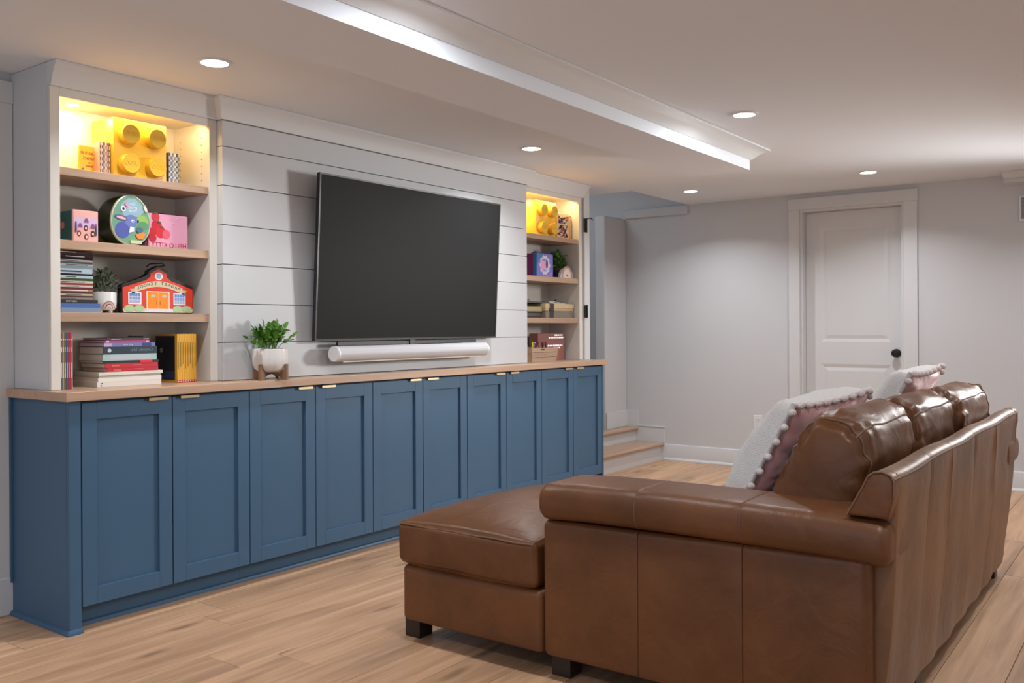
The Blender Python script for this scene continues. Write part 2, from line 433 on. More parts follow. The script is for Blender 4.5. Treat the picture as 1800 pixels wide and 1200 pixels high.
# wall outlet behind the pillow
ot = thing('wall_outlet', 'white electrical outlet low on the far wall beside the white pillow', 'outlet', (X, 2.70, .36))
P('cover_plate', B(X-.006, X, 2.665, 2.741, .305, .422, bev=.002), M['white'], ot)
for zz in (.387, .340):
    rc = P('receptacle', B(X-.0085, X-.0055, 2.686, 2.72, zz-.014, zz+.014, bev=.001), M['white'], ot)
    bm = bmesh.new(); box(bm, X-.0088, X-.0083, 2.695, 2.697, zz-.004, zz+.006); box(bm, X-.0088, X-.0083, 2.708, 2.710, zz-.004, zz+.006)
    P('slot', bm, M['black'], rc)
wp = thing('wall_vent', 'white framed grey vent high on the far wall at the right edge', 'vent', (X, .73, 1.9))
P('frame', B(X-.03, X, .60, .85, 1.84, 2.012, bev=.003), M['white'], wp)
P('grille', B(X-.033, X-.029, .612, .838, 1.853, 1.999), cm(srgb(140, 145, 150), .6), wp)
for i in range(6): P('slat', B(X-.036, X-.032, .612, .838, 1.862+i*.023, 1.868+i*.023), cm(srgb(150, 155, 160), .6), wp)

# door_2 : casing at the far left edge
d2 = struct('door_2'); ly = LW+.02
P('casing', B(1.645, 1.735, ly-.022, ly, .135, 2.04, bev=.003), M['trim'], d2)
P('casing', B(.81, .90, ly-.022, ly, .135, 2.04, bev=.003), M['trim'], d2)
P('casing', B(.808, 1.737, ly-.024, ly, 2.04, 2.128, bev=.003), M['trim'], d2)
P('plinth', B(1.640, 1.735, ly-.028, ly, 0, .15, bev=.004), M['trim'], d2)
P('plinth', B(.806, .902, ly-.028, ly, 0, .15, bev=.004), M['trim'], d2)
P('slab', B(.902, 1.643, ly-.012, ly, .01, 2.04, bev=.002), M['trim'], d2)
# casing with hinges to the right of the right bookcase
d3 = struct('door_3')
P('casing', B(5.598, 5.672, 3.455, 3.50, .0, 2.155, bev=.004), M['trim'], d3)
for za, zb in ((1.825, 1.925), (1.205, 1.295)):
    bm = bmesh.new(); box(bm, 5.585, 5.618, 3.447, 3.4545, za, zb, bev=.001); lathe(bm, [(.006, za-.002), (.006, zb+.002)], (5.612, 3.444, 0), 10)
    hh = P('hinge', bm, M['black'], d3, label='black door hinge')
    if za > 1.5: P('hinge_stop', tube(bmesh.new(), [(5.614, 3.44, 1.922), (5.635, 3.425, 1.93), (5.66, 3.42, 1.916)], .004, 6), M['black'], hh)
struct('wall_stair_near', B(5.572, 5.62, 3.50, 3.95, 0, CZ), M['wall'])

# stairs
st = thing('staircase', 'oak treads with white risers climbing beside the far wall, past the blue cabinets', 'staircase', (6.3, 3.55, 0))
def tread(y0, y1, zt):
    th = .030; pr = [(y1, zt-th), (y0+.012, zt-th), (y0+.003, zt-th+.006), (y0, zt-th/2), (y0+.003, zt-.006), (y0+.012, zt), (y1, zt)]
    return prism(bmesh.new(), pr, 'x', 5.70, FARX-.014)
P('riser', B(5.70, FARX-.015, 3.556, 3.576, 0, .118), M['trim'], st)
P('tread', tread(3.528, 3.825, .148), M['oak_top'], st, smooth=30)
P('riser', B(5.70, FARX-.015, 3.805, 3.825, .149, .236), M['trim'], st)
P('tread', tread(3.778, 3.90, .266), M['oak_top'], st, smooth=30)
bm = bmesh.new()
sk = [(3.53, 0), (3.53, .283), (3.785, .283), (3.785, .412), (3.899, .412), (3.899, 0)]
prism(bm, sk, 'x', FARX-.014, FARX-.0005)
P('skirt_board', bm, M['trim'], st)
P('skirt_cap', sweep(bmesh.new(), [(FARX-.0138, 3.785), (FARX-.0138, 3.522)], [(0, .276), (.006, .276), (.004, .287), (0, .287)]), M['trim'], st)
P('skirt_board', B(6.65, FARX-.015, 3.886, 3.899, .267, .408, bev=.002), M['trim'], st)

# shiplap wall
sw = struct('wall_shiplap', B(2.490, 4.817, 3.432, LW, TOP+.002, 2.16), M['gap'])
gz = [TOP+.001, 1.0735, 1.247, 1.424, 1.600, 1.777, 1.951, 2.068, 2.16]
for a, b_ in zip(gz, gz[1:]):
    bm = bmesh.new(); g = .0016
    box(bm, 2.482, 4.825, 3.42, 3.4315, a+g, b_-g, bev=.0012)
    P('board', bm, M['ship'], sw)
    bm = bmesh.new(); box(bm, 2.482, 2.4895, 3.4318, LW, a+g, b_-g); box(bm, 4.8175, 4.825, 3.4318, LW, a+g, b_-g)
    P('return_board', bm, M['ship'], sw)
crown = [(0, 2.070), (.007, 2.070), (.012, 2.080), (.022, 2.108), (.036, 2.138), (.048, 2.150), (.048, CZ-.001), (0, CZ-.001)]
struct('trim_4', sweep(bmesh.new(), [(1.736, 3.4595), (2.4815, 3.4595), (2.4815, 3.4195), (4.8255, 3.4195), (4.8255, 3.4595), (5.5715, 3.4595), (5.5715, LW)], crown), M['trim'], smooth=30)

# ------------------------------------------------------------ bookcases
def bookcase(x0, x1, name_label, lx):
    t = thing('built_in_bookcase', name_label, 'bookcase', ((x0+x1)/2, 3.6, TOP))
    si = .038; yf = 3.46; yb = 3.728
    P('side_panel', B(x0, x0+.02, yf+.0205, LW+.018, TOP+.001, 2.16), M['wall'], t)
    P('side_panel', B(x1-.02, x1, yf+.0205, LW+.018, TOP+.001, 2.16), M['wall'], t)
    for xa, xb in ((x0+.0205, x0+si-.001), (x1-si+.001, x1-.0205)):
        P('inner_panel', B(xa, xb, yf+.0205, yb, TOP+.001, 2.0565), M['case'], t)
    P('back_panel', B(x0+.0205, x1-.0205, yb+.0005, yb+.015, TOP+.001, 2.068), M['case'], t)
    P('top_panel', B(x0+.0205, x1-.0205, yf+.0205, yb, 2.057, 2.068), M['case'], t)
    P('stile', B(x0, x0+si, yf, yf+.02, TOP+.001, 2.069, bev=.001), M['case'], t)
    P('stile', B(x1-si, x1, yf, yf+.02, TOP+.001, 2.069, bev=.001), M['case'], t)
    P('top_rail', B(x0+si+.0003, x1-si-.0003, yf, yf+.02, 2.035, 2.069, bev=.0005), M['case'], t)
    P('frieze', B(x0, x1, yf, yf+.02, 2.0693, 2.16), M['trim'], t)
    for z, th in ((1.766, .032), (1.484, .036), (1.202, .036)):
        P('shelf', B(x0+si+.001, x1-si-.001, yf+.008, yb-.001, z-th, z, bev=.0015), M['oak_shelf'], t)
    # shelf pin holes, joined: a few pixels each
    bm = bmesh.new()
    for xs in (x1-si-.0004,):
        for yy in (3.52, 3.68):
            for k in range(7):
                zz = 1.80+k*.032
                lathe(bm, [(.0025, 0), (.0025, .0012)], (xs, yy, zz), 8, 'x')
    P('pin_holes', bm, M['gap'], t, kind='stuff')
    pk = P('led_channel', B(x0+si+.02, x1-si-.02, 3.484, 3.500, 2.049, 2.0565), M['white'], t)
    P('led_strip', B(x0+si+.025, x1-si-.025, 3.487, 3.497, 2.0478, 2.0489), M['puck'], pk)
    area('led_lamp', ((x0+x1)/2, 3.493, 2.046), (math.radians(25), 0, 0), x1-x0-.14, .010, PUCK_W*.55, (1, .74, .37))
    a_ = area('puck_lamp', (lx, 3.64, 2.051), (0, 0, 0), .03, .03, PUCK_W*.42, (1, .76, .40), 'DISK')
    P('puck_light', lathe(bmesh.new(), [(.022, 2.0565), (.022, 2.0545), (0, 2.054)], (lx, 3.64, 0), 20), M['puck'], t, smooth=40)
    return t
bookcase(1.736, 2.4815, 'white built-in bookcase with oak shelves left of the television', 1.92)
bookcase(4.8255, 5.571, 'white built-in bookcase with oak shelves right of the television', 4.97)

# ------------------------------------------------------------ cabinets and worktop
DX0 = 1.770; DW = .3812
for u in range(5):
    x0 = DX0+u*2*DW; x1 = x0+2*DW
    pos = ['standing under the left bookcase, nearest the open end panel', 'second from the left, below the small leafy plant',
           'below the middle of the television', 'second from the right, partly behind the leather chaise', 'standing under the right bookcase beside the stairs'][u]
    t = thing('base_cabinet', 'blue two-door shaker cabinet '+pos, 'cabinet', ((x0+x1)/2, 3.5, 0), 'blue shaker base cabinets')
    bx0, bx1 = x0+.0003, x1-.0003
    P('carcass', B(bx0, bx1, 3.330, LW+.015, .10, TOP-.0346), M['blue'], t)
    P('toe_kick', B(bx0, bx1, 3.385, 3.40, .0005, .0995), M['blue'], t)
    sh = [(0, 0), (.013, 0), (.013, .006), (.009, .014), (0, .018)]
    P('shoe_moulding', sweep(bmesh.new(), [(bx0, 3.3848), (bx1, 3.3848)], [(d, z+.0005) for d, z in sh]), M['blue'], t, smooth=30)
    for k in range(2):
        a = x0+k*DW+.0024; b_ = x0+(k+1)*DW-.0024; z0, z1 = .094, .858; s = .058; r_ = .064
        bm = bmesh.new(); y0 = 3.305
        box(bm, a, a+s, y0, y0+.02, z0, z1, bev=.0008); box(bm, b_-s, b_, y0, y0+.02, z0, z1, bev=.0008)
        box(bm, a+s, b_-s, y0, y0+.02, z0, z0+r_, bev=.0008); box(bm, a+s, b_-s, y0, y0+.02, z1-r_, z1, bev=.0008)
        box(bm, a+s-.002, b_-s+.002, y0+.012, y0+.0202, z0+r_-.002, z1-r_+.002)
        dr = P('door', bm, M['blue'], t)
        hx = (b_-.108, b_-.022) if k == 0 else (a+.030, a+.116)
        bm = bmesh.new(); box(bm, hx[0], hx[1], y0-.011, y0+.012, z1+.0003, z1+.0028); box(bm, hx[0], hx[1], y0-.0125, y0-.0105, z1-.008, z1+.0028)
        P('edge_pull', bm, M['brass'], dr, label='brass edge pull')
    if u == 0:
        P('end_panel', B(1.722, 1.7395, 3.3255, LW+.015, .0005, TOP-.0346), M['blue'], t)
        P('end_stile', B(1.722, 1.7675, 3.305, 3.325, .0005, TOP-.0346, bev=.0008), M['blue'], t)
        P('end_shoe_moulding', sweep(bmesh.new(), [(1.7218, LW+.015), (1.7218, 3.3048), (1.7677, 3.3048)][::1], [(d, z+.0005) for d, z in sh]), M['blue'], t, smooth=30)
        P('scribe_moulding', B(1.7120, 1.7216, 3.735, 3.7495, .13, TOP-.0346), M['blue'], t)
    if u == 4:
        P('end_panel', B(x1+.002, x1+.02, 3.305, LW+.015, .0005, TOP-.0346, bev=.0008), M['blue'], t)
w = P('worktop', B(1.702, 5.628, 3.283, LW+.0195, TOP-.034, TOP, bev=.0015), M['oak_top'])
tag(w, 'long oak worktop running across all the blue cabinets', 'worktop')
# small bead between worktop and shiplap
# ------------------------------------------------------------ recessed lights
def can(x, y, label, group, power, spread=135):
    t = thing('recessed_light', label, 'ceiling light', (x, y, CZ), group)
    P('trim_ring', lathe(bmesh.new(), [(.050, CZ+.002), (.066, CZ-.0002), (.066, CZ-.003), (.060, CZ-.0065), (.052, CZ-.0055), (.050, CZ-.003)], (x, y, 0), 32), M['white'], t, smooth=40)
    P('lens', lathe(bmesh.new(), [(.0515, CZ-.0005), (.0515, CZ-.0045), (0, CZ-.0046)], (x, y, 0), 32), M['lens'], t)
    area('can_lamp', (x, y, CZ-.012), (0, 0, 0), .10, .10, power, (.92, .95, 1), 'DISK', math.radians(spread))
labs = ['round recessed light in the ceiling in front of the left bookcase', 'round recessed light in the ceiling in front of the right bookcase, above the television corner',
        'round recessed light in the ceiling near the stairs', 'round recessed light at the top edge, right of the ceiling soffit',
        'round recessed light right of the soffit, nearest its far end', 'round recessed light in the ceiling in front of the white door']
for (x, y), l in zip(CANS, labs): can(x, y, l, 'recessed ceiling lights', CAN_W, 172 if y < 2 and x < 5 else 135)
for x, y in CANS_BACK: can(x, y, 'round recessed ceiling light outside the view, over the near part of the room', 'recessed lights outside the view', CAN_BACK_W)

# ------------------------------------------------------------ television and soundbar
tv = thing('television', 'large black flat-screen television hung tilted on the shiplap wall', 'television', (3.685, 3.42, 1.07))
TX0, TX1 = 2.962, 4.408; zb, zt = 1.073, 1.889; yb_, yt_ = 3.362, 3.318
def tvp(x, v, d):  # v 0..1 up, d depth behind the face
    n = Vector((0, zt-zb, -(yt_-yb_)*1.0)).normalized()
    n = Vector((0, n.y, n.z)) if n.y > 0 else -n
    nn = Vector((0, (zt-zb), (yb_-yt_))).normalized()
    return (x, yb_+(yt_-yb_)*v+nn.y*d, zb+(zt-zb)*v+nn.z*d*0)
def tvbox(xa, xb, va, vb, da, db):
    bm = bmesh.new()
    q = [[tvp(xa, va, d), tvp(xb, va, d), tvp(xb, vb, d), tvp(xa, vb, d)] for d in (da, db)]
    return rings(bm, q)
bm = bmesh.new(); b_ = .009
for q in ((TX0, TX0+b_, 0, 1), (TX1-b_, TX1, 0, 1), (TX0+b_, TX1-b_, 0, .013), (TX0+b_, TX1-b_, 1-.010, 1)):
    c = tvbox(*q, 0, .022); me = bpy.data.meshes.new('x'); c.to_mesh(me); bm.from_mesh(me); bpy.data.meshes.remove(me); c.free()
P('bezel', bm, M['tvframe'], tv)
P('screen', tvbox(TX0+b_, TX1-b_, .013, .99, .002, .02), M['tvscreen'], tv)
P('back_housing', tvbox(TX0+.02, TX1-.02, .03, .97, .0222, .034), M['tvframe'], tv)
P('wall_bracket', B(3.40, 3.97, 3.386, 3.4195, 1.30, 1.62), M['black'], tv)
# bar under the television that carries the soundbar
bm = bmesh.new(); box(bm, 3.10, 4.20, 3.35, 3.362, 1.050, 1.068); box(bm, 3.62, 3.66, 3.345, 3.375, 1.040, 1.0725)
P('lower_bracket', bm, M['black'], tv)
sb = thing('soundbar', 'long white rounded soundbar under the television', 'soundbar', (3.67, 3.37, .967))
rs = []
cy_, cz_ = 3.345, 1.008; ry, rz = .042, .039
def sbp(x, s=1): return [(x, cy_+ry*s*math.cos(a)*(1), cz_+rz*s*math.sin(a)) for a in [2*PI*i/32 for i in range(32)]]
P('body', rings(bmesh.new(), [sbp(3.078), sbp(4.262)]), M['grille'], sb, smooth=40)
for xa, xb, xc in ((3.078, 3.070, 3.066), (4.262, 4.270, 4.274)):
    P('end_cap', rings(bmesh.new(), [sbp(xa), sbp(xb), sbp(xc, .93)]), M['white'], sb, smooth=30)
P('light_strip', B(3.12, 4.22, cy_-.012, cy_-.006, cz_-rz-.0035, cz_-rz+.002), cm(srgb(225, 215, 195), .3), sb)
P('mount', B(3.60, 3.72, cy_+.03, 3.419, cz_-.02, cz_+.02), M['white'], sb)

# ------------------------------------------------------------ books
def upright(x, w, y0, dep, z, h, col, label, group=None, page=True, m=None, name='book'):
    t = thing(name, label, 'book', (x+w/2, y0+dep/2, z), group)
    P('cover', B(x, x+w, y0, y0+dep, z, z+h, bev=.0006), m or cm(col), t)
    if page and w > .004: P('pages', B(x+w*.15, x+w*.85, y0+.003, y0+dep+.0004, z+.003, z+h+.0004), M['pages'], t)
    return t
def flat(x0, x1, y0, dep, z, th, col, label, group=None, name='book', m=None, rotz=0, pages=True, soft=False):
    t = thing(name, label, 'book', ((x0+x1)/2, y0+dep/2, z), group)
    c = .0016 if th > .008 else .0008
    bm = bmesh.new(); box(bm, x0, x1, y0, y0+dep, z, z+c); box(bm, x0, x1, y0, y0+dep, z+th-c, z+th)
    box(bm, x0, x1, y0, y0+.003, z+c, z+th-c)
    P('cover', bm, m or cm(col), t)
    P('pages', B(x0+.002, x1-.002, y0+.0035, y0+dep-.003, z+c, z+th-c), M['pages'], t)
    if rotz: t.rotation_euler.z = rotz
    return t

# (counter, left bookcase) upright picture books
cols = [srgb(150, 145, 90), srgb(45, 110, 115), srgb(205, 120, 80), srgb(45, 110, 70), srgb(70, 85, 125), srgb(165, 35, 65), srgb(190, 40, 50), srgb(215, 205, 200)]
cn = ['olive', 'teal', 'orange', 'green', 'slate blue', 'crimson', 'red', 'cream']
x = 1.7765
for i, (c, n) in enumerate(zip(cols, cn)):
    w_ = [.006, .0065, .0070, .0070, .0075, .0075, .008, .003][i]; hh = .223-(.02 if i == 7 else 0)
    t = upright(x, w_-.0004, 3.477, .18, TOP+.0005, hh, c, 'thin upright book with a %s spine at the left end of the worktop niche' % n, 'upright picture books')
    if i < 7:
        bm = bmesh.new()
        box(bm, x+w_*.36, x+w_*.64, 3.4763, 3.4772, TOP+.045, TOP+.105); box(bm, x+w_*.36, x+w_*.64, 3.4763, 3.4772, TOP+.145, TOP+.165); box(bm, x+w_*.30, x+w_*.70, 3.4763, 3.4772, TOP+.192, TOP+.197)
        P('spine_print', bm, cm(srgb(235, 232, 225)), t)
    x += w_
# flat pile on the worktop
ZS = TOP+.0005; k_ = .000322; x00 = 1.932
pile = [(320, 1200, .0215, srgb(225, 218, 208), 'white spiral workbook with two punched holes, at the bottom of the worktop pile'),
        (335, 1205, .0160, srgb(232, 226, 214), 'white paperback second from the bottom of the worktop pile'),
        (350, 1200, .0090, srgb(170, 165, 155), 'speckled grey booklet third from the bottom of the worktop pile'),
        (345, 1225, .0130, srgb(222, 216, 202), 'cream paperback just under the two red books of the worktop pile'),
        (455, 1165, .0160, srgb(190, 40, 55), 'lower of the two red hardbacks in the worktop pile'),
        (430, 1160, .0190, srgb(196, 42, 55), 'upper of the two red hardbacks in the worktop pile'),
        (405, 1168, .0100, srgb(35, 40, 42), 'thin black book with a red tab lying above the red hardbacks'),
        (400, 1140, .0265, srgb(165, 195, 190), 'pale teal hardback in the upper half of the worktop pile'),
        (405, 1145, .0310, srgb(38, 55, 70), 'thick navy book with silver script in the worktop pile'),
        (415, 1120, .0160, srgb(120, 120, 175), 'lavender blue book under the magenta one in the worktop pile'),
        (430, 1050, .0100, srgb(190, 60, 110), 'magenta book second from the top of the worktop pile'),
        (465, 1045, .0100, srgb(75, 60, 70), 'dark plum book with pale lettering on top of the worktop pile')]
z = ZS
for i, (a, b_, th, c, l) in enumerate(pile):
    xa, xb = x00+(a-320)*k_, x00+(b_-320)*k_; y0 = 3.484+[0, .001, .003, .001, .004, .003, .002, .002, .002, .003, .005, .008][i]
    t = flat(xa, xb, y0, .19, z, th-.0003, c, l, 'flat pile of books on the worktop')
    f = y0-.0006
    if i == 0:
        for dx, dz in ((.018, .006), (.020, .0155)): P('punched_hole', lathe(bmesh.new(), [(.0022, 0), (.0022, .0008)], (xa+dx, f, z+dz), 10, 'y'), M['black'], t)
    if i in (4, 5):
        P('spine_title', text_bm('science', .011, xa+.045, f, z+th*.5), cm(srgb(245, 170, 120)), t)
        P('spine_line', B(xa+.12, xa+.16, f, f+.0007, z+th*.5, z+th*.5+.0015), cm(srgb(225, 130, 130)), t)
    if i == 6: P('tab', B(xb-.085, xb-.03, f-.001, f+.001, z-.001, z+th), cm(srgb(225, 35, 55)), t, label='red tab')
    if i == 7: P('spine_panel', B(xa+.03, xb-.03, f, f+.0007, z+.003, z+th-.003), cm(srgb(185, 195, 200)), t)
    if i == 8:
        P('spine_title', text_bm('Complete Tales', .020, xb-.07, f, z+th*.55, xs=.8), cm(srgb(120, 135, 145)), t)
        P('emblem', lathe(bmesh.new(), [(.008, 0), (.008, .0008)], (xa+.026, f, z+th*.5), 16, 'y'), cm(srgb(200, 205, 205)), t)
    if i == 9:
        P('spine_patch', B(xa, xa+.035, f, f+.0007, z+.001, z+th-.002), cm(srgb(185, 170, 195)), t)
        P('spine_patch', B(xb-.06, xb-.018, f, f+.0007, z+.001, z+th-.002), cm(srgb(55, 65, 130)), t)
        P('spine_title', text_bm('great works', .009, (xa+xb)/2-.01, f, z+th*.5), cm(srgb(225, 225, 235)), t)
    if i == 10:
        for xx in (xa+.012, xb-.012): P('spine_patch', B(xx-.006, xx+.006, f, f+.0007, z+.001, z+th-.002), cm(srgb(230, 190, 205)), t)
    if i == 11:
        for xx, ww in ((xa+.04, .022), (xb-.014, .012)): P('spine_print', B(xx-ww, xx+ww, f, f+.0007, z+.003, z+th-.004), cm(srgb(190, 170, 165)), t)
    z += th
P('keys', tube(bmesh.new(), [(2.085, 3.52, z+.003), (2.095, 3.515, z+.006), (2.105, 3.53, z+.004), (2.16, 3.53, z+.003)], .003, 6), M['black'])
tag(bpy.data.objects['keys'], 'small black pen clip lying on top of the worktop pile', 'pen')
# yellow magazines
x = 2.292
for i in range(8):
    w_ = .0118
    t = upright(x, w_-.0004, 3.483, .17, ZS, .211, srgb(222, 165, 45), 'thin yellow-spined magazine with a red foot, standing right of the flat pile' if i else 'yellow-edged magazine with a black front cover, beside the flat pile', 'yellow magazines on the worktop' if i else None, name='magazine')
    t['category'] = 'magazine'
    P('red_foot', B(x+.0003, x+w_-.0007, 3.4823, 3.4835, ZS, ZS+.011), cm(srgb(190, 35, 30)), t)
    P('white_dot', lathe(bmesh.new(), [(.0024, 0), (.0024, .0006)], (x+w_/2, 3.4818, ZS+.006), 8, 'y'), cm(srgb(240, 220, 210)), t)
    P('spine_print', B(x+.004, x+.0068, 3.4823, 3.4835, ZS+.06+.01*(i % 3), ZS+.175), cm(srgb(120, 90, 30)), t)
    if i == 0:
        P('front_cover', B(x-.0008, x-.0001, 3.500, 3.645, ZS+.012, ZS+.203), cm(srgb(28, 32, 42), .35), t)
        P('cover_band', B(x-.0012, x-.0007, 3.505, 3.640, ZS+.016, ZS+.05), cm(srgb(35, 55, 95)), t)
        P('cover_moon', lathe(bmesh.new(), [(.012, -.0014), (.012, -.0008)], (x, 3.60, ZS+.14), 14, 'x'), cm(srgb(150, 150, 140)), t)
    x += w_

# tall pile on the third shelf
zs3 = 1.2025
rows = [(.020, (120, 140, 165), 1.80, 1.957, 'silver blue'), (.017, (70, 100, 160), 1.795, 1.958, 'blue'), (.0145, (30, 34, 42), 1.80, 1.948, 'black')]
z = zs3
ordn = ['lowest', 'second from the bottom', 'third from the bottom']
for i, (th, c, a, b_, n) in enumerate(rows):
    t = flat(a, b_, 3.505, .19, z, th-.0003, srgb(*c), '%s book, %s of the tall pile on the third shelf' % (n, ordn[i]), 'tall pile on the third shelf')
    if i == 2: P('spine_title', text_bm('CREATION', .009, 1.84, 3.5044, z+th*.5), cm(srgb(210, 210, 210)), t)
    z += th
thin = [(9, (150, 140, 120), 'beige'), (7, (95, 60, 60), 'maroon'), (8, (190, 180, 160), 'cream'), (9, (90, 60, 55), 'brown'), (8, (165, 130, 90), 'tan'), (9, (105, 50, 55), 'dark red'),
        (8, (200, 195, 185), 'off-white'), (9, (150, 65, 60), 'brick red'), (9, (205, 200, 190), 'ivory'), (10, (60, 85, 50), 'green'), (11, (175, 190, 200), 'ice grey'),
        (8, (30, 35, 40), 'black'), (20, (175, 190, 200), 'thick silver'), (12, (120, 145, 150), 'steel blue'), (8, (200, 190, 195), 'pale pink'), (8, (90, 115, 110), 'grey green'), (8, (215, 215, 210), 'white'),
        (9, (25, 25, 30), 'jet black'), (9, (70, 40, 45), 'wine'), (8, (60, 50, 55), 'charcoal'), (8, (85, 65, 60), 'umber')]
tot = sum(a for a, _, _ in thin); sc_ = (1.4455-z)/(tot)
names = ['fourth', 'fifth', 'sixth', 'seventh', 'eighth', 'ninth', 'tenth', 'eleventh', 'twelfth', 'thirteenth', 'fourteenth', 'fifteenth', 'sixteenth', 'seventeenth', 'eighteenth', 'nineteenth', 'twentieth', 'twenty-first', 'twenty-second', 'twenty-third', 'topmost']
for i, (h_, c, n) in enumerate(thin):
    th = h_*sc_; j = rr.uniform(-.002, .002)
    l = '%s case with a shiny spine, %s from the bottom of the tall pile' % (n, names[i]) if i < 20 else 'umber case with a shiny spine, topmost of the tall pile'
    t = flat(1.795, 1.930+j, 3.508+abs(j), .185, z, th-.0004, srgb(*c), l, 'tall pile on the third shelf', name='disc_case', m=cm(srgb(*c), .22))
    if i % 2 == 0: P('spine_print', B(1.80+.01*(i % 4), 1.86+.012*(i % 5), 3.508+abs(j)-.0006, 3.508+abs(j), z+th*.3, z+th*.6), cm(srgb(235, 232, 228) if sum(c) < 400 else srgb(60, 60, 70)), t)
    z += th

# top shelf, left bookcase
ZT = 1.7665
def stud_brick(x0, x1, yf, dep, z0, h, label):
    t = thing('storage_brick', label, 'storage box', ((x0+x1)/2, yf+dep/2, z0), 'yellow toy-brick storage boxes')
    P('shell', B(x0, x1, yf, yf+dep, z0, z0+h, bev=.003, seg=2), M['yellow'], t, smooth=40)
    w = x1-x0; r = w*.17
    for i in (.25, .75):
        for j in (.25, .75):
            c = (x0+w*i, yf, z0+h*(j-.02))
            s = P('stud', lathe(bmesh.new(), [(r, 0), (r, -.030), (r-.003, -.034), (0, -.0345)], c, 32, 'y'), M['yellow'], t, smooth=40)
            P('stud_lettering', text_bm('LEGO', r*.62, c[0], yf-.0347, c[2], th=.002), M['yellow'], s)
    return t
stud_brick(2.024, 2.266, 3.515, .17, ZT, .244, 'yellow toy-brick storage box with four round studs on the left bookcase top shelf')
t = thing('book', 'yellow board book with mirrored title facing out, left of the big yellow brick', 'book', (1.96, 3.58, ZT))
P('cover', B(1.915, 2.02, 3.578, 3.592, ZT, ZT+.118, bev=.001), cm(srgb(240, 190, 60)), t)
for s_, zz, sz in (('QUANTUM', .088, .0165), ('PHYSICS', .066, .0165), ('for', .050, .011), ('BABIES', .036, .011)):
    P('title', text_bm(s_, sz, 1.955, 3.5775, ZT+zz, xs=.85), cm(srgb(150, 80, 40)), t)
P('motif', lathe(bmesh.new(), [(.005, 0), (.005, .0006)], (1.928, 3.577, ZT+.022), 10, 'y'), cm(srgb(150, 90, 40)), t)
x = 1.976
for i, (c, n) in enumerate([((205, 165, 150), 'rosy'), ((225, 215, 200), 'cream'), ((120, 80, 85), 'maroon'), ((230, 225, 220), 'white'), ((190, 110, 70), 'rust'), ((110, 105, 110), 'grey')]):
    t = upright(x, .0074, 3.535, .16, ZT, .136, srgb(*c), 'slim %s-spined book left of the big yellow brick on the top shelf' % n, 'slim books beside the yellow brick')
    bm = bmesh.new()
    for q in range(5): box(bm, x+.002, x+.0054, 3.5345, 3.5352, ZT+.012+q*.024, ZT+.026+q*.024)
    P('spine_print', bm, cm(srgb(70, 50, 60) if sum(c) > 400 else srgb(225, 215, 205)), t)
    x += .0078
x = 2.282
for i, (c, n) in enumerate([((90, 90, 105), 'dark grey'), ((215, 215, 225), 'white'), ((120, 130, 150), 'blue grey'), ((235, 232, 225), 'ivory'), ((60, 65, 85), 'navy'), ((190, 180, 150), 'beige')]):
    t = upright(x, .0088, 3.525, .15, ZT, .137, srgb(*c), 'slim %s-spined book right of the big yellow brick on the top shelf' % n, 'slim books right of the yellow brick')
    bm = bmesh.new()
    for q in range(5): box(bm, x+.0025, x+.0060, 3.5244, 3.5252, ZT+.010+q*.024, ZT+.026+q*.024)
    P('spine_print', bm, cm(srgb(60, 60, 80) if sum(c) > 400 else srgb(225, 220, 215)), t)
    x += .0092

# second shelf, left bookcase
Z2 = 1.4845
def disc(cx, cy, rx, ry, n=20, a0=0, a1=2*PI, rot=0):
    return [(cx+rx*math.cos(a0+(a1-a0)*i/n)*math.cos(rot)-ry*math.sin(a0+(a1-a0)*i/n)*math.sin(rot),
             cy+rx*math.cos(a0+(a1-a0)*i/n)*math.sin(rot)+ry*math.sin(a0+(a1-a0)*i/n)*math.cos(rot)) for i in range(n)]
def art(t, shapes, X0, Z0, S, y, lay=.00035):
    """shapes: (name, pts in local units, colour); raised print on a face towards -Y"""
    for i, (n, pts, c) in enumerate(shapes):
        pp = [(X0+p[0]*S, Z0+p[1]*S) for p in pts]
        P(n, prism(bmesh.new(), pp, 'y', y-.0004-lay*i, y), cm(srgb(*c), .35), t)

t = thing('lunch_tin', 'small lunch tin with teal side and pink illustrated front on the second shelf', 'tin', (1.89, 3.58, Z2))
P('body', rbox(bmesh.new(), 1.856, 1.960, 3.530, 3.645, Z2, Z2+.128, .010, 3, 2), cm(srgb(40, 95, 95)), t, smooth=60)
P('lid', rbox(bmesh.new(), 1.856, 1.962, 3.522, 3.534, Z2+.001, Z2+.129, .0055, 3, 2), cm(srgb(235, 175, 165)), t, smooth=60, label='pink lid')
P('side_face', lathe(bmesh.new(), [(.014, -.001), (.014, .0005)], (1.856, 3.60, Z2+.07), 16, 'x'), cm(srgb(225, 120, 110)), t)
sh = [('castle_wash', [(.0, .55), (1, .55), (1, .98), (0, .98)], (215, 185, 215))]
for cx_, cz_, hc in ((.20, .30, (90, 40, 45)), (.50, .55, (80, 35, 40)), (.52, .18, (120, 50, 45)), (.80, .32, (60, 30, 40))):
    sh += [('portrait_hair', disc(cx_, cz_, .085, .125), hc), ('portrait_face', disc(cx_, cz_-.01, .045, .065), (245, 200, 185))]
for cx_, cz_ in ((.25, .66), (.52, .88), (.80, .66)):
    sh += [('cake', [(cx_-.10, cz_-.08), (cx_+.10, cz_-.08), (cx_+.03, cz_+.08), (cx_-.03, cz_+.08)], (140, 85, 140))]
sh += [('column', [(.03, .35), (.10, .35), (.08, .80), (.05, .80)], (120, 90, 150)), ('column', [(.90, .25), (.97, .25), (.94, .78)], (90, 80, 120))]
art(t, sh, 1.862, Z2+.006, .094, 3.522)

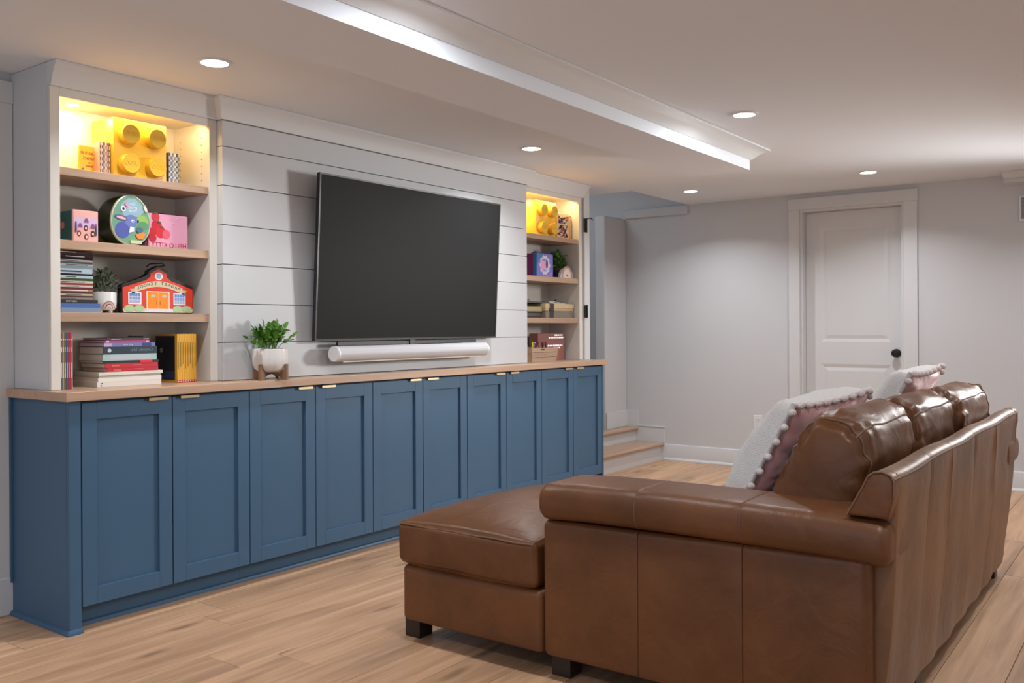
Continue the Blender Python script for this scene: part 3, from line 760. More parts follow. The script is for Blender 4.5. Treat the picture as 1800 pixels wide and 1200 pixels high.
# egg tin
t = thing('egg_tin', 'large egg-shaped tin with a blue animal picture and dark green side', 'tin', (2.11, 3.56, Z2))
ecx, ew, eh = 2.104, .088, .212
def eggp(s, y, nn=40, dz=0):
    r = []
    for i in range(nn):
        a = 2*PI*i/nn; u = math.cos(a); v = math.sin(a)
        wv = ew*(1-.10*v)
        r.append((ecx+wv*u*s, y, Z2+max(.0008, eh/2-.002+(eh/2)*v*s*1.0+.004)))
    return r
P('body', rings(bmesh.new(), [eggp(.90, 3.655), eggp(.97, 3.640), eggp(1, 3.60), eggp(.995, 3.532)]), cm(srgb(60, 68, 40), .35), t, smooth=50)
P('rim', rings(bmesh.new(), [eggp(1.005, 3.532), eggp(1.005, 3.523), eggp(.985, 3.521)]), cm(srgb(225, 215, 190), .35), t, smooth=50)
P('picture', rings(bmesh.new(), [eggp(.955, 3.5212), eggp(.955, 3.5203)]), cm(srgb(110, 160, 130), .35), t)
S_ = .19; ex0, ez0 = ecx-.093, Z2
def clip(pts): return pts
sh = [('sky', [(.18, .72), (.26, .87), (.42, .97), (.60, .97), (.76, .86), (.83, .72), (.70, .60), (.30, .60)], (150, 180, 195)),
      ('hill', disc(.78, .50, .16, .14), (150, 190, 90)), ('hill', disc(.80, .42, .14, .09), (95, 150, 110)),
      ('animal_body', disc(.26, .30, .19, .17), (85, 95, 165)), ('animal_head', disc(.48, .50, .17, .13), (110, 125, 185)),
      ('animal_ear', disc(.22, .55, .17, .055, rot=-.15), (90, 95, 120)), ('inner_ear', disc(.22, .55, .13, .028, rot=-.15), (225, 175, 200)),
      ('animal_eye', disc(.52, .50, .035, .035, 12), (245, 245, 245)), ('pupil', disc(.525, .495, .017, .017, 10), (20, 20, 30)),
      ('nose', disc(.66, .50, .022, .028, 10), (25, 30, 50)), ('paper', [(.42, .25), (.55, .28), (.55, .37), (.45, .38)], (235, 240, 240)),
      ('flower', [(.58, .22), (.66, .13), (.78, .14), (.86, .25), (.76, .29), (.66, .24)], (240, 140, 60)),
      ('leaf_sprig', disc(.70, .32, .09, .06), (80, 110, 130)), ('badge', disc(.27, .74, .06, .06), (235, 230, 230)), ('badge_centre', disc(.27, .74, .03, .03), (40, 45, 60)),
      ('badge', disc(.36, .84, .045, .045), (230, 150, 170)), ('cream_tag', [(.45, .03), (.75, .03), (.75, .10), (.45, .10)], (200, 205, 150)),
      ('white_card', [(.80, .80), (.84, .86), (.90, .76), (.86, .70)], (235, 225, 210))]
art(t, [(n_, [(.49+(p[0]-.49)*.90, p[1]*1.05) for p in pp], c) for n_, pp, c in sh], ex0, ez0+.004, S_, 3.5203)
for s_, zz in (('the', .175), ('great', .161), ('hunt', .147)):
    P('title', text_bm(s_, .020, ecx+.006, 3.5195, Z2+zz), cm(srgb(225, 235, 240)), t)

# pink tin (the cartoon character on it is left out)
t = thing('lunch_tin', 'pink lunch tin with red strawberries and mirrored red lettering, right of the egg tin', 'tin', (2.30, 3.59, Z2))
P('body', rbox(bmesh.new(), 2.205, 2.397, 3.566, 3.64, Z2, Z2+.152, .016, 4, 2), cm(srgb(225, 150, 175), .35), t, smooth=60)
P('lid', rbox(bmesh.new(), 2.205, 2.398, 3.556, 3.570, Z2+.0005, Z2+.1525, .0068, 4, 2), cm(srgb(232, 165, 190), .3), t, smooth=60)
P('handle', tube(bmesh.new(), [(2.27, 3.605, Z2+.150), (2.27, 3.60, Z2+.158), (2.30, 3.60, Z2+.160), (2.33, 3.60, Z2+.158), (2.33, 3.605, Z2+.150)], .0025, 6), cm(srgb(150, 40, 60)), t)
sh = []
for cx_, cz_, r_, c in ((.07, .35, .11, (200, 30, 50)), (.20, .52, .13, (205, 35, 55)), (.30, .38, .13, (215, 40, 55)), (.17, .72, .10, (205, 60, 70)), (.44, .34, .10, (225, 95, 115)), (.10, .24, .09, (190, 25, 45))):
    sh.append(('strawberry', disc(cx_, cz_, r_, r_*1.05), c))
for cx_, cz_ in ((.32, .50), (.26, .60), (.15, .80)): sh.append(('stem_leaf', disc(cx_, cz_, .045, .022, 10), (70, 90, 50)))
for cx_, cz_ in ((.55, .70), (.62, .60), (.86, .66), (.90, .40), (.72, .72)): sh.append(('white_dot', disc(cx_, cz_, .010, .010, 8), (250, 235, 240)))
art(t, sh, 2.205, Z2, .19, 3.556)
P('lettering', text_bm('HELLO KITTY', .031, 2.303, 3.5553, Z2+.016, xs=.92), cm(srgb(170, 30, 60)), t)

# third shelf: rainbow planter and schoolhouse tin
def leaf_bm(L=1.0, wd=.42):
    bm = bmesh.new(); pr = [(0, 0), (.25, .5), (.5, .62), (.8, .38), (1, 0)]
    c = [bm.verts.new((0, p[0]*L, -.12*L*math.sin(p[0]*PI)*-1)) for p in pr]
    for s in (-1, 1):
        e = [bm.verts.new((s*p[1]*wd*L, p[0]*L, -.12*L*math.sin(p[0]*PI)*-1+.10*L*p[1])) for p in pr[1:-1]]
        bm.faces.new((c[0], c[1], e[0])); bm.faces.new((c[1], c[2], e[1], e[0])); bm.faces.new((c[2], c[3], e[2], e[1])); bm.faces.new((c[3], c[4], e[2]))
    bmesh.ops.recalc_face_normals(bm, faces=bm.faces)
    return bm
def leaf_mat(pos, d, size, r, twist):
    d = d.normalized(); side = d.cross(Vector((0, 0, 1)));
    if side.length < .05: side = Vector((1, 0, 0))
    side.normalize(); up = side.cross(d)
    q = Matrix((side, d, up)).transposed().to_4x4()
    return Matrix.Translation(pos) @ q @ Matrix.Rotation(twist, 4, 'Y') @ Matrix.Diagonal((size, size, size, 1))
def foliage_joined(t, c, rx, rz, n, size, m, seed, lift=.0):
    r = random.Random(seed); bm = bmesh.new(); src = leaf_bm(); me = bpy.data.meshes.new('l'); src.to_mesh(me); src.free()
    for i in range(n):
        a = r.uniform(0, 2*PI); e = r.uniform(.05, 1.45); rad = r.uniform(.45, 1)
        d = Vector((math.cos(a)*math.cos(e), math.sin(a)*math.cos(e)*.8, math.sin(e)))
        pos = Vector(c)+Vector((d.x*rx*rad, d.y*rx*rad*.9, d.z*rz*rad+lift))
        b0 = len(bm.verts); bm.from_mesh(me); bm.verts.ensure_lookup_table()
        mt = leaf_mat(pos, d+Vector((r.uniform(-.5, .5), r.uniform(-.5, .5), r.uniform(-.3, .5))), size*r.uniform(.7, 1.2), r, r.uniform(-.8, .8))
        for v in bm.verts[b0:]: v.co = mt @ v.co
    for i in range(14):
        a = r.uniform(0, 2*PI); e = r.uniform(.3, 1.4)
        d = Vector((math.cos(a)*math.cos(e)*rx*.8, math.sin(a)*math.cos(e)*rx*.6, math.sin(e)*rz*.85))
        tube(bm, [Vector(c)-Vector((0, 0, .01)), Vector(c)+d*.5, Vector(c)+d], .0009, 4)
    bpy.data.meshes.remove(me)
    P('foliage', bm, m, t, kind='stuff')
t = thing('potted_plant', 'dusty green bushy plant in a white pot with a rainbow, beside the tall pile', 'plant', (2.012, 3.56, zs3))
pc = (2.006, 3.572, 0)
P('pot', lathe(bmesh.new(), [(.030, zs3+.010), (.044, zs3+.012), (.052, zs3+.022), (.054, zs3+.045), (.054, zs3+.086), (.050, zs3+.087), (.049, zs3+.07), (0, zs3+.07)], pc, 32), M['ceramic'], t, smooth=40)
for a in (.6, 2.2, 3.9, 5.2): P('foot', lathe(bmesh.new(), [(.008, zs3), (.010, zs3+.013)], (pc[0]+.034*math.cos(a), pc[1]+.034*math.sin(a), 0), 10), M['ceramic'], t)
P('soil', lathe(bmesh.new(), [(.048, zs3+.072), (0, zs3+.076)], pc, 20), M['soil'], t)
def rainbow(t, cx_, z0, y, R, cols, wd, curve=None):
    for i, c in enumerate(cols):
        r1 = R-i*wd*1.5; r0 = r1-wd; bm = bmesh.new(); n = 20
        pts = [(r1*math.cos(PI*k/n), r1*1.15*math.sin(PI*k/n)) for k in range(n+1)]+[(r0*math.cos(PI*k/n), r0*1.15*math.sin(PI*k/n)) for k in range(n, -1, -1)]
        for a, b_ in zip(range(n), range(n)):
            q = [pts[a], pts[a+1], pts[2*n-a], pts[2*n+1-a]]
            vs = []
            for (u, v) in q:
                yy = curve(cx_+u) if curve else y
                vs.append(bm.verts.new((cx_+u, yy-.0006-.0001*i, z0+v)))
            bm.faces.new(vs)
        bmesh.ops.recalc_face_normals(bm, faces=bm.faces)
        P('rainbow_stripe', bm, cm(srgb(*c)), t)
rc_ = [(165, 95, 90), (225, 190, 180), (150, 80, 80), (235, 215, 205), (190, 130, 120)]
rainbow(t, 2.004, zs3+.018, 0, .027, rc_, .0034, lambda xx: pc[1]-math.sqrt(max(0, .0545**2-(xx-pc[0])**2)))
foliage_joined(t, (pc[0], pc[1], zs3+.085), .078, .092, 260, .020, M['leaf_d'], 3)

# schoolhouse tin
SX0, SY = 2.063, 3.525; SS = .338/1.36
t = thing('schoolhouse_tin', 'red schoolhouse-shaped tin with orange doors and a mirrored MAGNET SCHOOL banner', 'tin', (2.23, 3.54, zs3))
out = [(.03, 0), (1.33, 0), (1.36, .03), (1.36, .50), (1.34, .54), (.93, .70), (.86, .76), (.86, .82), (.68, .92), (.50, .82), (.50, .76), (.43, .70), (.02, .54), (0, .50), (0, .03)]
def SP(p): return (SX0+p[0]*SS, zs3+p[1]*SS*.90)
P('body', prism(bmesh.new(), [SP(p) for p in out], 'y', SY, SY+.035, bev=.002), cm(srgb(30, 28, 30), .35), t)
inn = [(.04, .02), (1.32, .02), (1.345, .05), (1.345, .48), (.92, .63), (.835, .70), (.835, .77), (.68, .855), (.525, .77), (.525, .70), (.44, .63), (.015, .48), (.015, .05)]
def art2(n, pts, c, l): P(n, prism(bmesh.new(), [SP(p) for p in pts], 'y', SY-.0006-.0004*l, SY+.0005), cm(srgb(*c), .35), t)
art2('front', inn, (215, 62, 38), 0)
art2('base_strip', [(.04, .02), (1.32, .02), (1.345, .05), (1.345, .09), (.015, .09), (.015, .05)], (215, 205, 165), 1)
art2('doorstep', [(.40, .025), (.96, .025), (.94, .09), (.46, .09)], (220, 215, 225), 2)
art2('door_surround', [(.445, .08), (.885, .08), (.885, .425), (.445, .425)], (240, 225, 205), 3)
art2('tin_door', [(.465, .09), (.663, .09), (.663, .41), (.465, .41)], (245, 140, 20), 4)
art2('tin_door', [(.667, .09), (.865, .09), (.865, .41), (.667, .41)], (245, 140, 20), 4)
for a in (.53, .74): art2('door_pane', [(a, .31), (a+.08, .31), (a+.08, .36), (a, .36)], (190, 200, 180), 5)
for a in (.63, .695): art2('door_pull', [(a, .17), (a+.012, .17), (a+.012, .23), (a, .23)], (160, 80, 20), 5)
for a in (.11, .96):
    art2('window_frame', [(a, .17), (a+.24, .17), (a+.24, .40), (a, .40)], (235, 230, 235), 3)
    for i in range(4):
        for j in range(3):
            art2('pane', [(a+.022+i*.051, .19+j*.066), (a+.066+i*.051, .19+j*.066), (a+.066+i*.051, .248+j*.066), (a+.022+i*.051, .248+j*.066)], (90+40*(2-j), 135+20*(2-j), 200), 4)
for a in (.04, .22, .95, 1.13): art2('bush', disc(a+.09, .095, .095, .062, 14), (170, 200, 150), 5)
art2('clock', disc(.68, .715, .075, .075, 20), (235, 235, 230), 2); art2('clock_face', disc(.68, .715, .052, .052, 16), (150, 165, 200), 3)
ban_o = [(.22+.92*i/16, .46+.13*math.sin(PI*(i/16))+.03) for i in range(17)]; ban_i = [(.24+.88*i/16, .395+.115*math.sin(PI*(i/16))) for i in range(17)]
art2('banner', ban_o+ban_i[::-1], (215, 195, 160), 4)
for sx_ in (-1, 1):
    cxx = .68
    art2('banner_tail', [(cxx+sx_*.44, .47), (cxx+sx_*.55, .45), (cxx+sx_*.50, .40), (cxx+sx_*.53, .34), (cxx+sx_*.43, .40)], (200, 180, 150), 3)
for ci, ch in enumerate('MAGNET SCHOOL'):
    if ch == ' ': continue
    u = 1.07-.78*ci/12; sl = -math.cos(PI*(u-.22)/.92)
    px_, pz_ = SP((u, .452+.122*math.sin(PI*(u-.22)/.92)))
    P('banner_letter', text_bm(ch, .0185, px_, SY-.0026, pz_, rot=-sl*.18*-1*-1), cm(srgb(60, 45, 40)), t)
P('handle', tube(bmesh.new(), [SP((.50, .90))[:1]+(SY+.018,)+SP((.50, .90))[1:], SP((.56, .95))[:1]+(SY+.018,)+SP((.56, .95))[1:], SP((.80, .98))[:1]+(SY+.018,)+SP((.80, .98))[1:], SP((.84, .93))[:1]+(SY+.018,)+SP((.84, .93))[1:], SP((.68, .91))[:1]+(SY+.018,)+SP((.68, .91))[1:]], .003, 6), M['black'], t)

# ------------------------------------------------------------ plant in the wooden stand on the worktop
PCX, PCY = 2.672, 3.335
t = thing('potted_plant', 'leafy green plant in a ribbed white pot on a walnut stand, left of the television', 'plant', (PCX, PCY, TOP))
bm = bmesh.new(); n = 72
def ribr(r, i, amp): return r*1.19*(1+amp*(abs(math.sin(i*PI/6))-.5))
prof = [(.022, TOP+.036), (.045, TOP+.038), (.060, TOP+.052), (.066, TOP+.075), (.067, TOP+.10), (.066, TOP+.140), (.063, TOP+.142), (.062, TOP+.12)]
rs = [[(PCX+ribr(r, i, .025)*math.cos(2*PI*i/n), PCY+ribr(r, i, .025)*math.sin(2*PI*i/n), z) for i in range(n)] for r, z in prof]
P('pot', rings(bm, rs), M['ceramic'], t, smooth=50)
P('soil', lathe(bmesh.new(), [(.072, TOP+.122), (0, TOP+.128)], (PCX, PCY, 0), 20), M['soil'], t)
std = P('stand', B(PCX-.004, PCX+.004, PCY-.004, PCY+.004, TOP+.028, TOP+.034), M['walnut'], t)
for a in (.35, .35+PI/2):
    bm = bmesh.new()
    pts = [(-.088, 0), (-.088, .072), (-.079, .072), (-.076, .048), (-.050, .033), (.050, .033), (.076, .048), (.079, .072), (.088, .072), (.088, 0), (.076, 0)]
    arch = [(.060*math.cos(PI*k/10), .002+.024*math.sin(PI*k/10)) for k in range(11)]
    pts = pts[:-1]+[(.070, 0)]+arch+[(-.070, 0)]
    prism(bm, pts, 'y', -.008, .008)
    bmesh.ops.rotate(bm, verts=bm.verts, matrix=Matrix.Rotation(a, 3, 'Z'), cent=(0, 0, 0)); bmesh.ops.translate(bm, verts=bm.verts, vec=(PCX, PCY, TOP+.0005))
    P('cross_leg', bm, M['walnut'], t, label='walnut cross leg')
r5 = random.Random(5)
lm = leaf_bm(1.0, .56); lme = bpy.data.meshes.new('leaf'); lm.to_mesh(lme); lm.free(); lme.materials.append(M['leaf'])
for p in lme.polygons: p.use_smooth = True
for i in range(30):
    a = 2*PI*i/30+r5.uniform(-.2, .2); e = r5.choice([.18, .5, .85, 1.15, 1.4])+r5.uniform(-.12, .12)
    L_ = r5.uniform(.080, .112)*(1.0 if e > .3 else 1.1)
    base = Vector((PCX+.02*math.cos(a), PCY+.02*math.sin(a), TOP+.125))
    d = Vector((math.cos(a)*math.cos(e), math.sin(a)*math.cos(e)*.62, math.sin(e)))
    pts = [base, base+d*L_*.35+Vector((0, 0, .02)), base+d*L_*.7+Vector((0, 0, .018)), base+d*L_+Vector((0, 0, .008))]
    stem = P('stem', tube(bmesh.new(), pts, .0014, 5), M['leaf'], t)
    for k in range(7):
        u = .35+.65*k/6; q = base+d*L_*u+Vector((0, 0, .018))
        ld = d*.6+Vector((r5.uniform(-1, 1), r5.uniform(-1, 1), r5.uniform(-.3, .9)))*.75
        if k == 6: ld = d+Vector((0, 0, .3))
        lf = bpy.data.objects.new('leaf', lme); COL.objects.link(lf); lf.parent = t
        lf.matrix_local = Matrix.Translation(-t.location) @ leaf_mat(q, ld, r5.uniform(.028, .042), r5, r5.uniform(-.6, .6))

# ------------------------------------------------------------ right bookcase contents
stud_brick(5.075, 5.320, 3.520, .16, ZT, .244, 'yellow toy-brick storage box with four studs on the right bookcase top shelf')
t = thing('comic_box', 'slim box printed with a dark purple comic pattern beside the right yellow brick', 'box', (5.39, 3.60, ZT))
P('body', B(5.325, 5.474, 3.510, 3.56, ZT, ZT+.180, bev=.002), cm(srgb(235, 200, 150)), t)
r9 = random.Random(9)
sh = []
for i in range(64):
    cx_, cz_ = r9.uniform(.08, .60), r9.uniform(.06, .92); s_ = r9.uniform(.03, .075)
    c = r9.choice([(70, 30, 60), (90, 40, 80), (200, 110, 70), (60, 25, 40), (240, 225, 190), (110, 60, 110)])
    if .35 < cz_ < .62: c = r9.choice([(85, 35, 85), (70, 25, 70), (235, 210, 190)])
    a = r9.uniform(0, PI)
    sh.append(('print_patch', disc(cx_, cz_, s_*1.6, s_*.5, 6, rot=a), c))
art(t, [(n_, [(p[0]*1.18, p[1]*.93) for p in pp], c) for n_, pp, c in sh], 5.326, ZT+.002, .185, 3.510, lay=.0001)
t = thing('wooden_block', 'pale rounded wooden ornament at the right end of the lit top shelf', 'ornament', (5.497, 3.60, ZT))
P('block', rbox(bmesh.new(), 5.486, 5.528, 3.515, 3.565, ZT, ZT+.165, .018, 4, 2), cm(srgb(205, 165, 110), .5), t, smooth=60)
P('cap', rbox(bmesh.new(), 5.490, 5.524, 3.519, 3.561, ZT+.163, ZT+.176, .006, 3, 2), cm(srgb(225, 185, 100), .4), t, smooth=60)

t = thing('gift_box', 'purple and blue box with a white burst, on the second shelf of the right bookcase', 'box', (5.16, 3.57, Z2))
P('body', B(5.062, 5.262, 3.505, 3.655, Z2, Z2+.160, bev=.003), cm(srgb(125, 120, 200), .3), t)
P('side_panel', B(5.0605, 5.0618, 3.535, 3.650, Z2+.003, Z2+.156), cm(srgb(120, 30, 95), .35), t, label='magenta side panel')
P('edge_strip', B(5.0605, 5.0618, 3.507, 3.533, Z2+.003, Z2+.157), cm(srgb(30, 110, 165), .3), t)
burst = [(.5+(.40 if k % 2 == 0 else .33)*math.cos(2*PI*k/20)*.9, .5+(.46 if k % 2 == 0 else .38)*math.sin(2*PI*k/20)) for k in range(20)]
sh = [('burst', burst, (215, 205, 235)), ('burst_centre', disc(.42, .50, .18, .30, 14), (225, 160, 195)), ('squiggle', disc(.62, .55, .07, .20, 10), (70, 60, 130)),
      ('squiggle', disc(.45, .72, .16, .035, 8), (90, 150, 200)), ('squiggle', disc(.50, .26, .12, .03, 8), (90, 150, 200)), ('corner_flash', [(0, .98), (.35, .98), (0, .55)], (60, 120, 170)), ('corner_flash', [(.6, .02), (.98, .02), (.98, .3)], (165, 120, 220))]
art(t, [(n_, [(p[0]*1.2, p[1]) for p in pp], c) for n_, pp, c in sh], 5.065, Z2+.002, .158, 3.505)
P('bow', tube(bmesh.new(), [(5.10, 3.58, Z2+.160), (5.12, 3.57, Z2+.172), (5.16, 3.57, Z2+.170), (5.19, 3.58, Z2+.161)], .004, 6), cm(srgb(80, 45, 110)), t)

t = thing('potted_plant', 'mid-green plant in a dark pot behind the rainbow ornament on the right bookcase', 'plant', (5.41, 3.64, Z2))
pc2 = (5.452, 3.600, 0)
P('pot', lathe(bmesh.new(), [(.035, Z2), (.045, Z2+.005), (.050, Z2+.06), (.046, Z2+.062), (.045, Z2+.05), (0, Z2+.05)], pc2, 24), cm(srgb(45, 45, 40), .5), t, smooth=40)
foliage_joined(t, (pc2[0]-.015, 3.588, Z2+.065), .080, .125, 300, .034, M['leaf_m'], 8)
t = thing('rainbow_ornament', 'cream rainbow-shaped ornament with engraved arcs on the right bookcase', 'ornament', (5.42, 3.55, Z2))
RX = 5.418
P('arch', prism(bmesh.new(), [(RX+.085*math.cos(PI*k/20), Z2+.076*math.sin(PI*k/20)) for k in range(21)], 'y', 3.490, 3.512, bev=.002), cm(srgb(225, 205, 195), .5), t, smooth=50)
rainbow(t, RX, Z2+.002, 3.4898, .074, [(190, 160, 155), (185, 150, 150), (195, 165, 155), (170, 135, 130)], .003)
P('heart', prism(bmesh.new(), [(RX, Z2+.012), (RX-.010, Z2+.022), (RX-.006, Z2+.028), (RX, Z2+.024), (RX+.006, Z2+.028), (RX+.010, Z2+.022)], 'y', 3.489, 3.4905), cm(srgb(130, 90, 90)), t)

Z3 = 1.2025
t = thing('storage_box', 'low grey cardboard box with a black band, at the bottom on the right third shelf', 'box', (5.31, 3.57, Z3))
P('body', B(5.158, 5.52, 3.500, 3.70, Z3, Z3+.046, bev=.002), cm(srgb(125, 115, 100)), t)
P('band', B(5.205, 5.258, 3.4988, 3.7005, Z3, Z3+.0468), cm(srgb(40, 36, 30)), t)
t = thing('storage_box', 'flat kraft cardboard box on top of the low grey box on the third shelf', 'box', (5.31, 3.57, Z3+.047))
P('body', B(5.158, 5.515, 3.502, 3.70, Z3+.0472, Z3+.098, bev=.002), cm(srgb(190, 165, 125)), t)
P('lid', B(5.154, 5.522, 3.498, 3.704, Z3+.066, Z3+.0985, bev=.002), cm(srgb(200, 178, 138)), t)
P('band', B(5.205, 5.258, 3.4968, 3.7045, Z3+.0475, Z3+.0990), cm(srgb(40, 36, 30)), t)
t = thing('binder', 'dark grey binder lying left of the kraft box on the third shelf', 'binder', (5.03, 3.6, Z3))
P('cover', rbox(bmesh.new(), 4.90, 5.150, 3.53, 3.70, Z3, Z3+.040, .012, 3, 2), cm(srgb(75, 70, 68), .5), t, smooth=60)
P('pages', B(4.905, 5.151, 3.535, 3.695, Z3+.012, Z3+.028), M['pages'], t)
t = thing('paper_sheaf', 'tan folder slanting on the dark grey binder', 'folder', (5.02, 3.6, Z3+.041))
P('sheaf', B(4.95, 5.145, 3.52, 3.70, Z3+.0405, Z3+.078, bev=.004), cm(srgb(165, 150, 110), .6), t)
t = thing('notebook', 'dark grey notebook lying on top of the tan folder', 'notebook', (5.0, 3.6, Z3+.1))
P('cover', B(4.97, 5.25, 3.53, 3.70, Z3+.0995, Z3+.112, bev=.002), cm(srgb(70, 68, 68), .5), t)
P('clip', tube(bmesh.new(), [(4.99, 3.55, Z3+.112), (5.01, 3.54, Z3+.123), (5.04, 3.55, Z3+.115)], .002, 6), M['black'], t)
t = thing('paper_stack', 'loose pale papers curled on top of the kraft box', 'papers', (5.33, 3.6, Z3+.1))
bm = bmesh.new(); box(bm, 5.27, 5.46, 3.53, 3.69, Z3+.0993, Z3+.106); box(bm, 5.28, 5.36, 3.55, 3.66, Z3+.1062, Z3+.118); box(bm, 5.34, 5.41, 3.55, 3.62, Z3+.1062, Z3+.112)
P('sheets', bm, cm(srgb(185, 178, 168), .7), t)
P('wooden_ball', lathe(bmesh.new(), [(.010*math.sin(PI*k/8), Z3+.1255-.010*math.cos(PI*k/8)) for k in range(9)], (5.385, 3.57, -.003), 12), cm(srgb(90, 75, 60)), t, smooth=60)

# pen caddy and copper box on the worktop, right bookcase
t = thing('pen_caddy', 'pale wooden desk caddy full of pens on the worktop of the right bookcase', 'caddy', (5.08, 3.53, TOP))
ZS = TOP+.0005
for i, (za, zb_) in enumerate(((0, .030), (.032, .062), (.064, .094))):
    P('front_slat', prism(bmesh.new(), [(4.955, ZS+za), (5.250+.28*za, ZS+za), (5.250+.28*zb_, ZS+zb_), (4.955, ZS+zb_)], 'y', 3.475, 3.483), wood_c if False else M['oak_shelf'], t)
P('side_slat', B(4.955, 4.963, 3.4835, 3.532, ZS, ZS+.094), M['oak_shelf'], t)
P('side_slat', B(5.242, 5.250, 3.4835, 3.532, ZS, ZS+.094), M['oak_shelf'], t)
P('back_slat', B(4.955, 5.250, 3.5325, 3.5395, ZS, ZS+.100), M['oak_shelf'], t)
P('divider', B(5.06, 5.066, 3.4835, 3.532, ZS+.01, ZS+.088), M['oak_shelf'], t)
P('base', B(4.964, 5.241, 3.4835, 3.532, ZS, ZS+.008), M['oak_shelf'], t)
P('label_slot', B(5.062, 5.105, 3.4742, 3.4755, ZS+.078, ZS+.086), M['black'], t)
pens = [(4.955, .165, (40, 40, 45), 'black'), (4.972, .150, (60, 120, 70), 'green'), (4.985, .135, (205, 190, 40), 'yellow'), (5.00, .125, (220, 200, 60), 'lemon'), (5.018, .128, (90, 60, 110), 'violet'), (5.035, .132, (225, 225, 225), 'white'), (5.052, .125, (180, 80, 120), 'pink'),
        (5.085, .128, (90, 30, 35), 'maroon'), (5.105, .132, (60, 30, 30), 'dark brown'), (5.125, .126, (130, 50, 45), 'rust'), (5.145, .134, (50, 35, 35), 'brown'), (5.165, .130, (110, 70, 60), 'tan')]
for i, (px_, h_, c, n_) in enumerate(pens):
    a = r9.uniform(-.10, .10); yy = 3.498+.018*(i % 2)
    t2 = thing('marker_pen', '%s marker standing in the pale wooden desk caddy' % n_, 'pen', (px_+.012, yy, ZS+.009), 'markers in the desk caddy')
    top_ = (px_+.012+a*h_, yy, ZS+h_)
    P('barrel', tube(bmesh.new(), [(px_+.012, yy, ZS+.009), (px_+.012+a*h_*.8, yy, ZS+h_*.8)], .0045, 8), cm(srgb(*c)), t2)
    P('pen_cap', tube(bmesh.new(), [(px_+.012+a*h_*.8, yy, ZS+h_*.8), top_], .0052, 8), cm(srgb(*[min(255, int(q*1.1)) for q in c]), .3), t2)
t = thing('copper_box', 'shiny copper-toned box with rows of small glowing dots behind the desk caddy', 'box', (5.29, 3.66, TOP))
P('body', B(5.128, 5.462, 3.545, 3.62, ZS, ZS+.192, bev=.002), cm(srgb(150, 95, 85), .3), t)
for i in range(34):
    rw = i // 9; cl = i % 9
    xx = 5.255+cl*.0215+(.012 if rw % 2 else 0); zz = ZS+[.178, .160, .105, .088][rw]
    if (rw == 0 and cl < 4) or (rw == 3 and cl < 3) or xx > 5.45: continue
    P('dot', lathe(bmesh.new(), [(.0060, 0), (.0045, -.003), (0, -.004)], (xx, 3.5449, zz), 10, 'y'), M['dot_glow'], t, smooth=60)

# ------------------------------------------------------------ leather sofa with chaise
sf = thing('sectional_sofa', 'large brown leather sofa with a chaise, seen from behind in the foreground', 'sofa', (3.5, 1.2, 0))
LE, LB = M['leather'], M['leather_lit']
def rrect(a0, a1, b0, b1, r, n=5):
    pts = []
    for (cx_, cy_, s) in ((a1-r, b1-r, 0), (a0+r, b1-r, 1), (a0+r, b0+r, 2), (a1-r, b0+r, 3)):
        for i in range(n+1):
            a = PI/2*(s+i/n); pts.append((cx_+r*math.cos(a), cy_+r*math.sin(a)))
    return pts
def ext(prof, axis, a0, a1, b0=.006, b1=.006, cuts=6, warp=None):
    """rounded extrusion of a profile along an axis with end roundings b0,b1"""
    cxx = sum(p[0] for p in prof)/len(prof); czz = sum(p[1] for p in prof)/len(prof)
    st_ = []
    for k in range(5):
        a = PI/2*k/4; st_.append((a0+b0*(1-math.sin(a)), b0*(1-math.cos(a))))
    st_ = [(a0+b0*(1-math.cos(PI/2*k/4)), b0*(1-math.sin(PI/2*k/4))) for k in range(5)]
    for k in range(1, cuts): st_.append((a0+b0+(a1-b1-a0-b0)*k/cuts, 0))
    st_ += [(a1-b1*(1-math.cos(PI/2*k/4)), b1*(1-math.sin(PI/2*k/4))) for k in range(4, -1, -1)]
    hx = max(abs(p[0]-cxx) for p in prof); hz = max(abs(p[1]-czz) for p in prof)
    rs = []
    for a, ins in st_:
        ring = []
        for p in prof:
            u = cxx+(p[0]-cxx)*(1-ins/hx); v = czz+(p[1]-czz)*(1-ins/hz)
            q = [u, v]; q.insert('xyz'.index(axis), a)
            if warp: q = warp(*q)
            ring.append(tuple(q))
        rs.append(ring)
    return rings(bmesh.new(), rs)
# chaise base, seat base
P('chaise_base', rbox(bmesh.new(), 2.402, 3.32, 1.652, 2.268, .075, .278, .022, 4, 6, crown=(.004, .004, 0)), LE, sf, smooth=80)
P('seat_base', rbox(bmesh.new(), 2.66, 4.38, .70, 1.60, .078, .275, .02, 3, 6), LE, sf, smooth=80)
# arm outer panels: three leather panels joined at seams
def armwarp(x, y, z):
    if z > .3: z += (1.645-y)*.018
    return (x, y, z)
ay = [(.640, .975), (.975, 1.303), (1.303, 1.648)]
for (a, b_) in ay:
    P('arm_panel', ext(rrect(2.402, 2.635, .075, .512, .020), 'y', a, b_, .018 if a < .7 else .004, .018 if b_ > 1.6 else .004, 6, armwarp), LE, sf, smooth=80)
for (a, b_) in [(.583, .975), (.975, 1.303), (1.303, 1.662)]:
    P('arm_pad', ext([(x_, z_) for x_, z_ in rrect(2.382, 2.660, .517, .636, .045)], 'y', a, b_, .03 if a < .7 else .0035, .035 if b_ > 1.6 else .0035, 8,
      lambda x, y, z: (x, y, z+.006*math.sin((y-.6)*3)-(max(0, .72-y))*.05-(max(0, y-1.5))*.04)), LE, sf, smooth=80)
for yy in (.975, 1.303):
    P('arm_seam', tube(bmesh.new(), [(p[0], yy, p[1]+.006*math.sin((yy-.6)*3)) for p in rrect(2.383, 2.659, .518, .635, .045)], .0022, 5, True), M['piping'], sf)
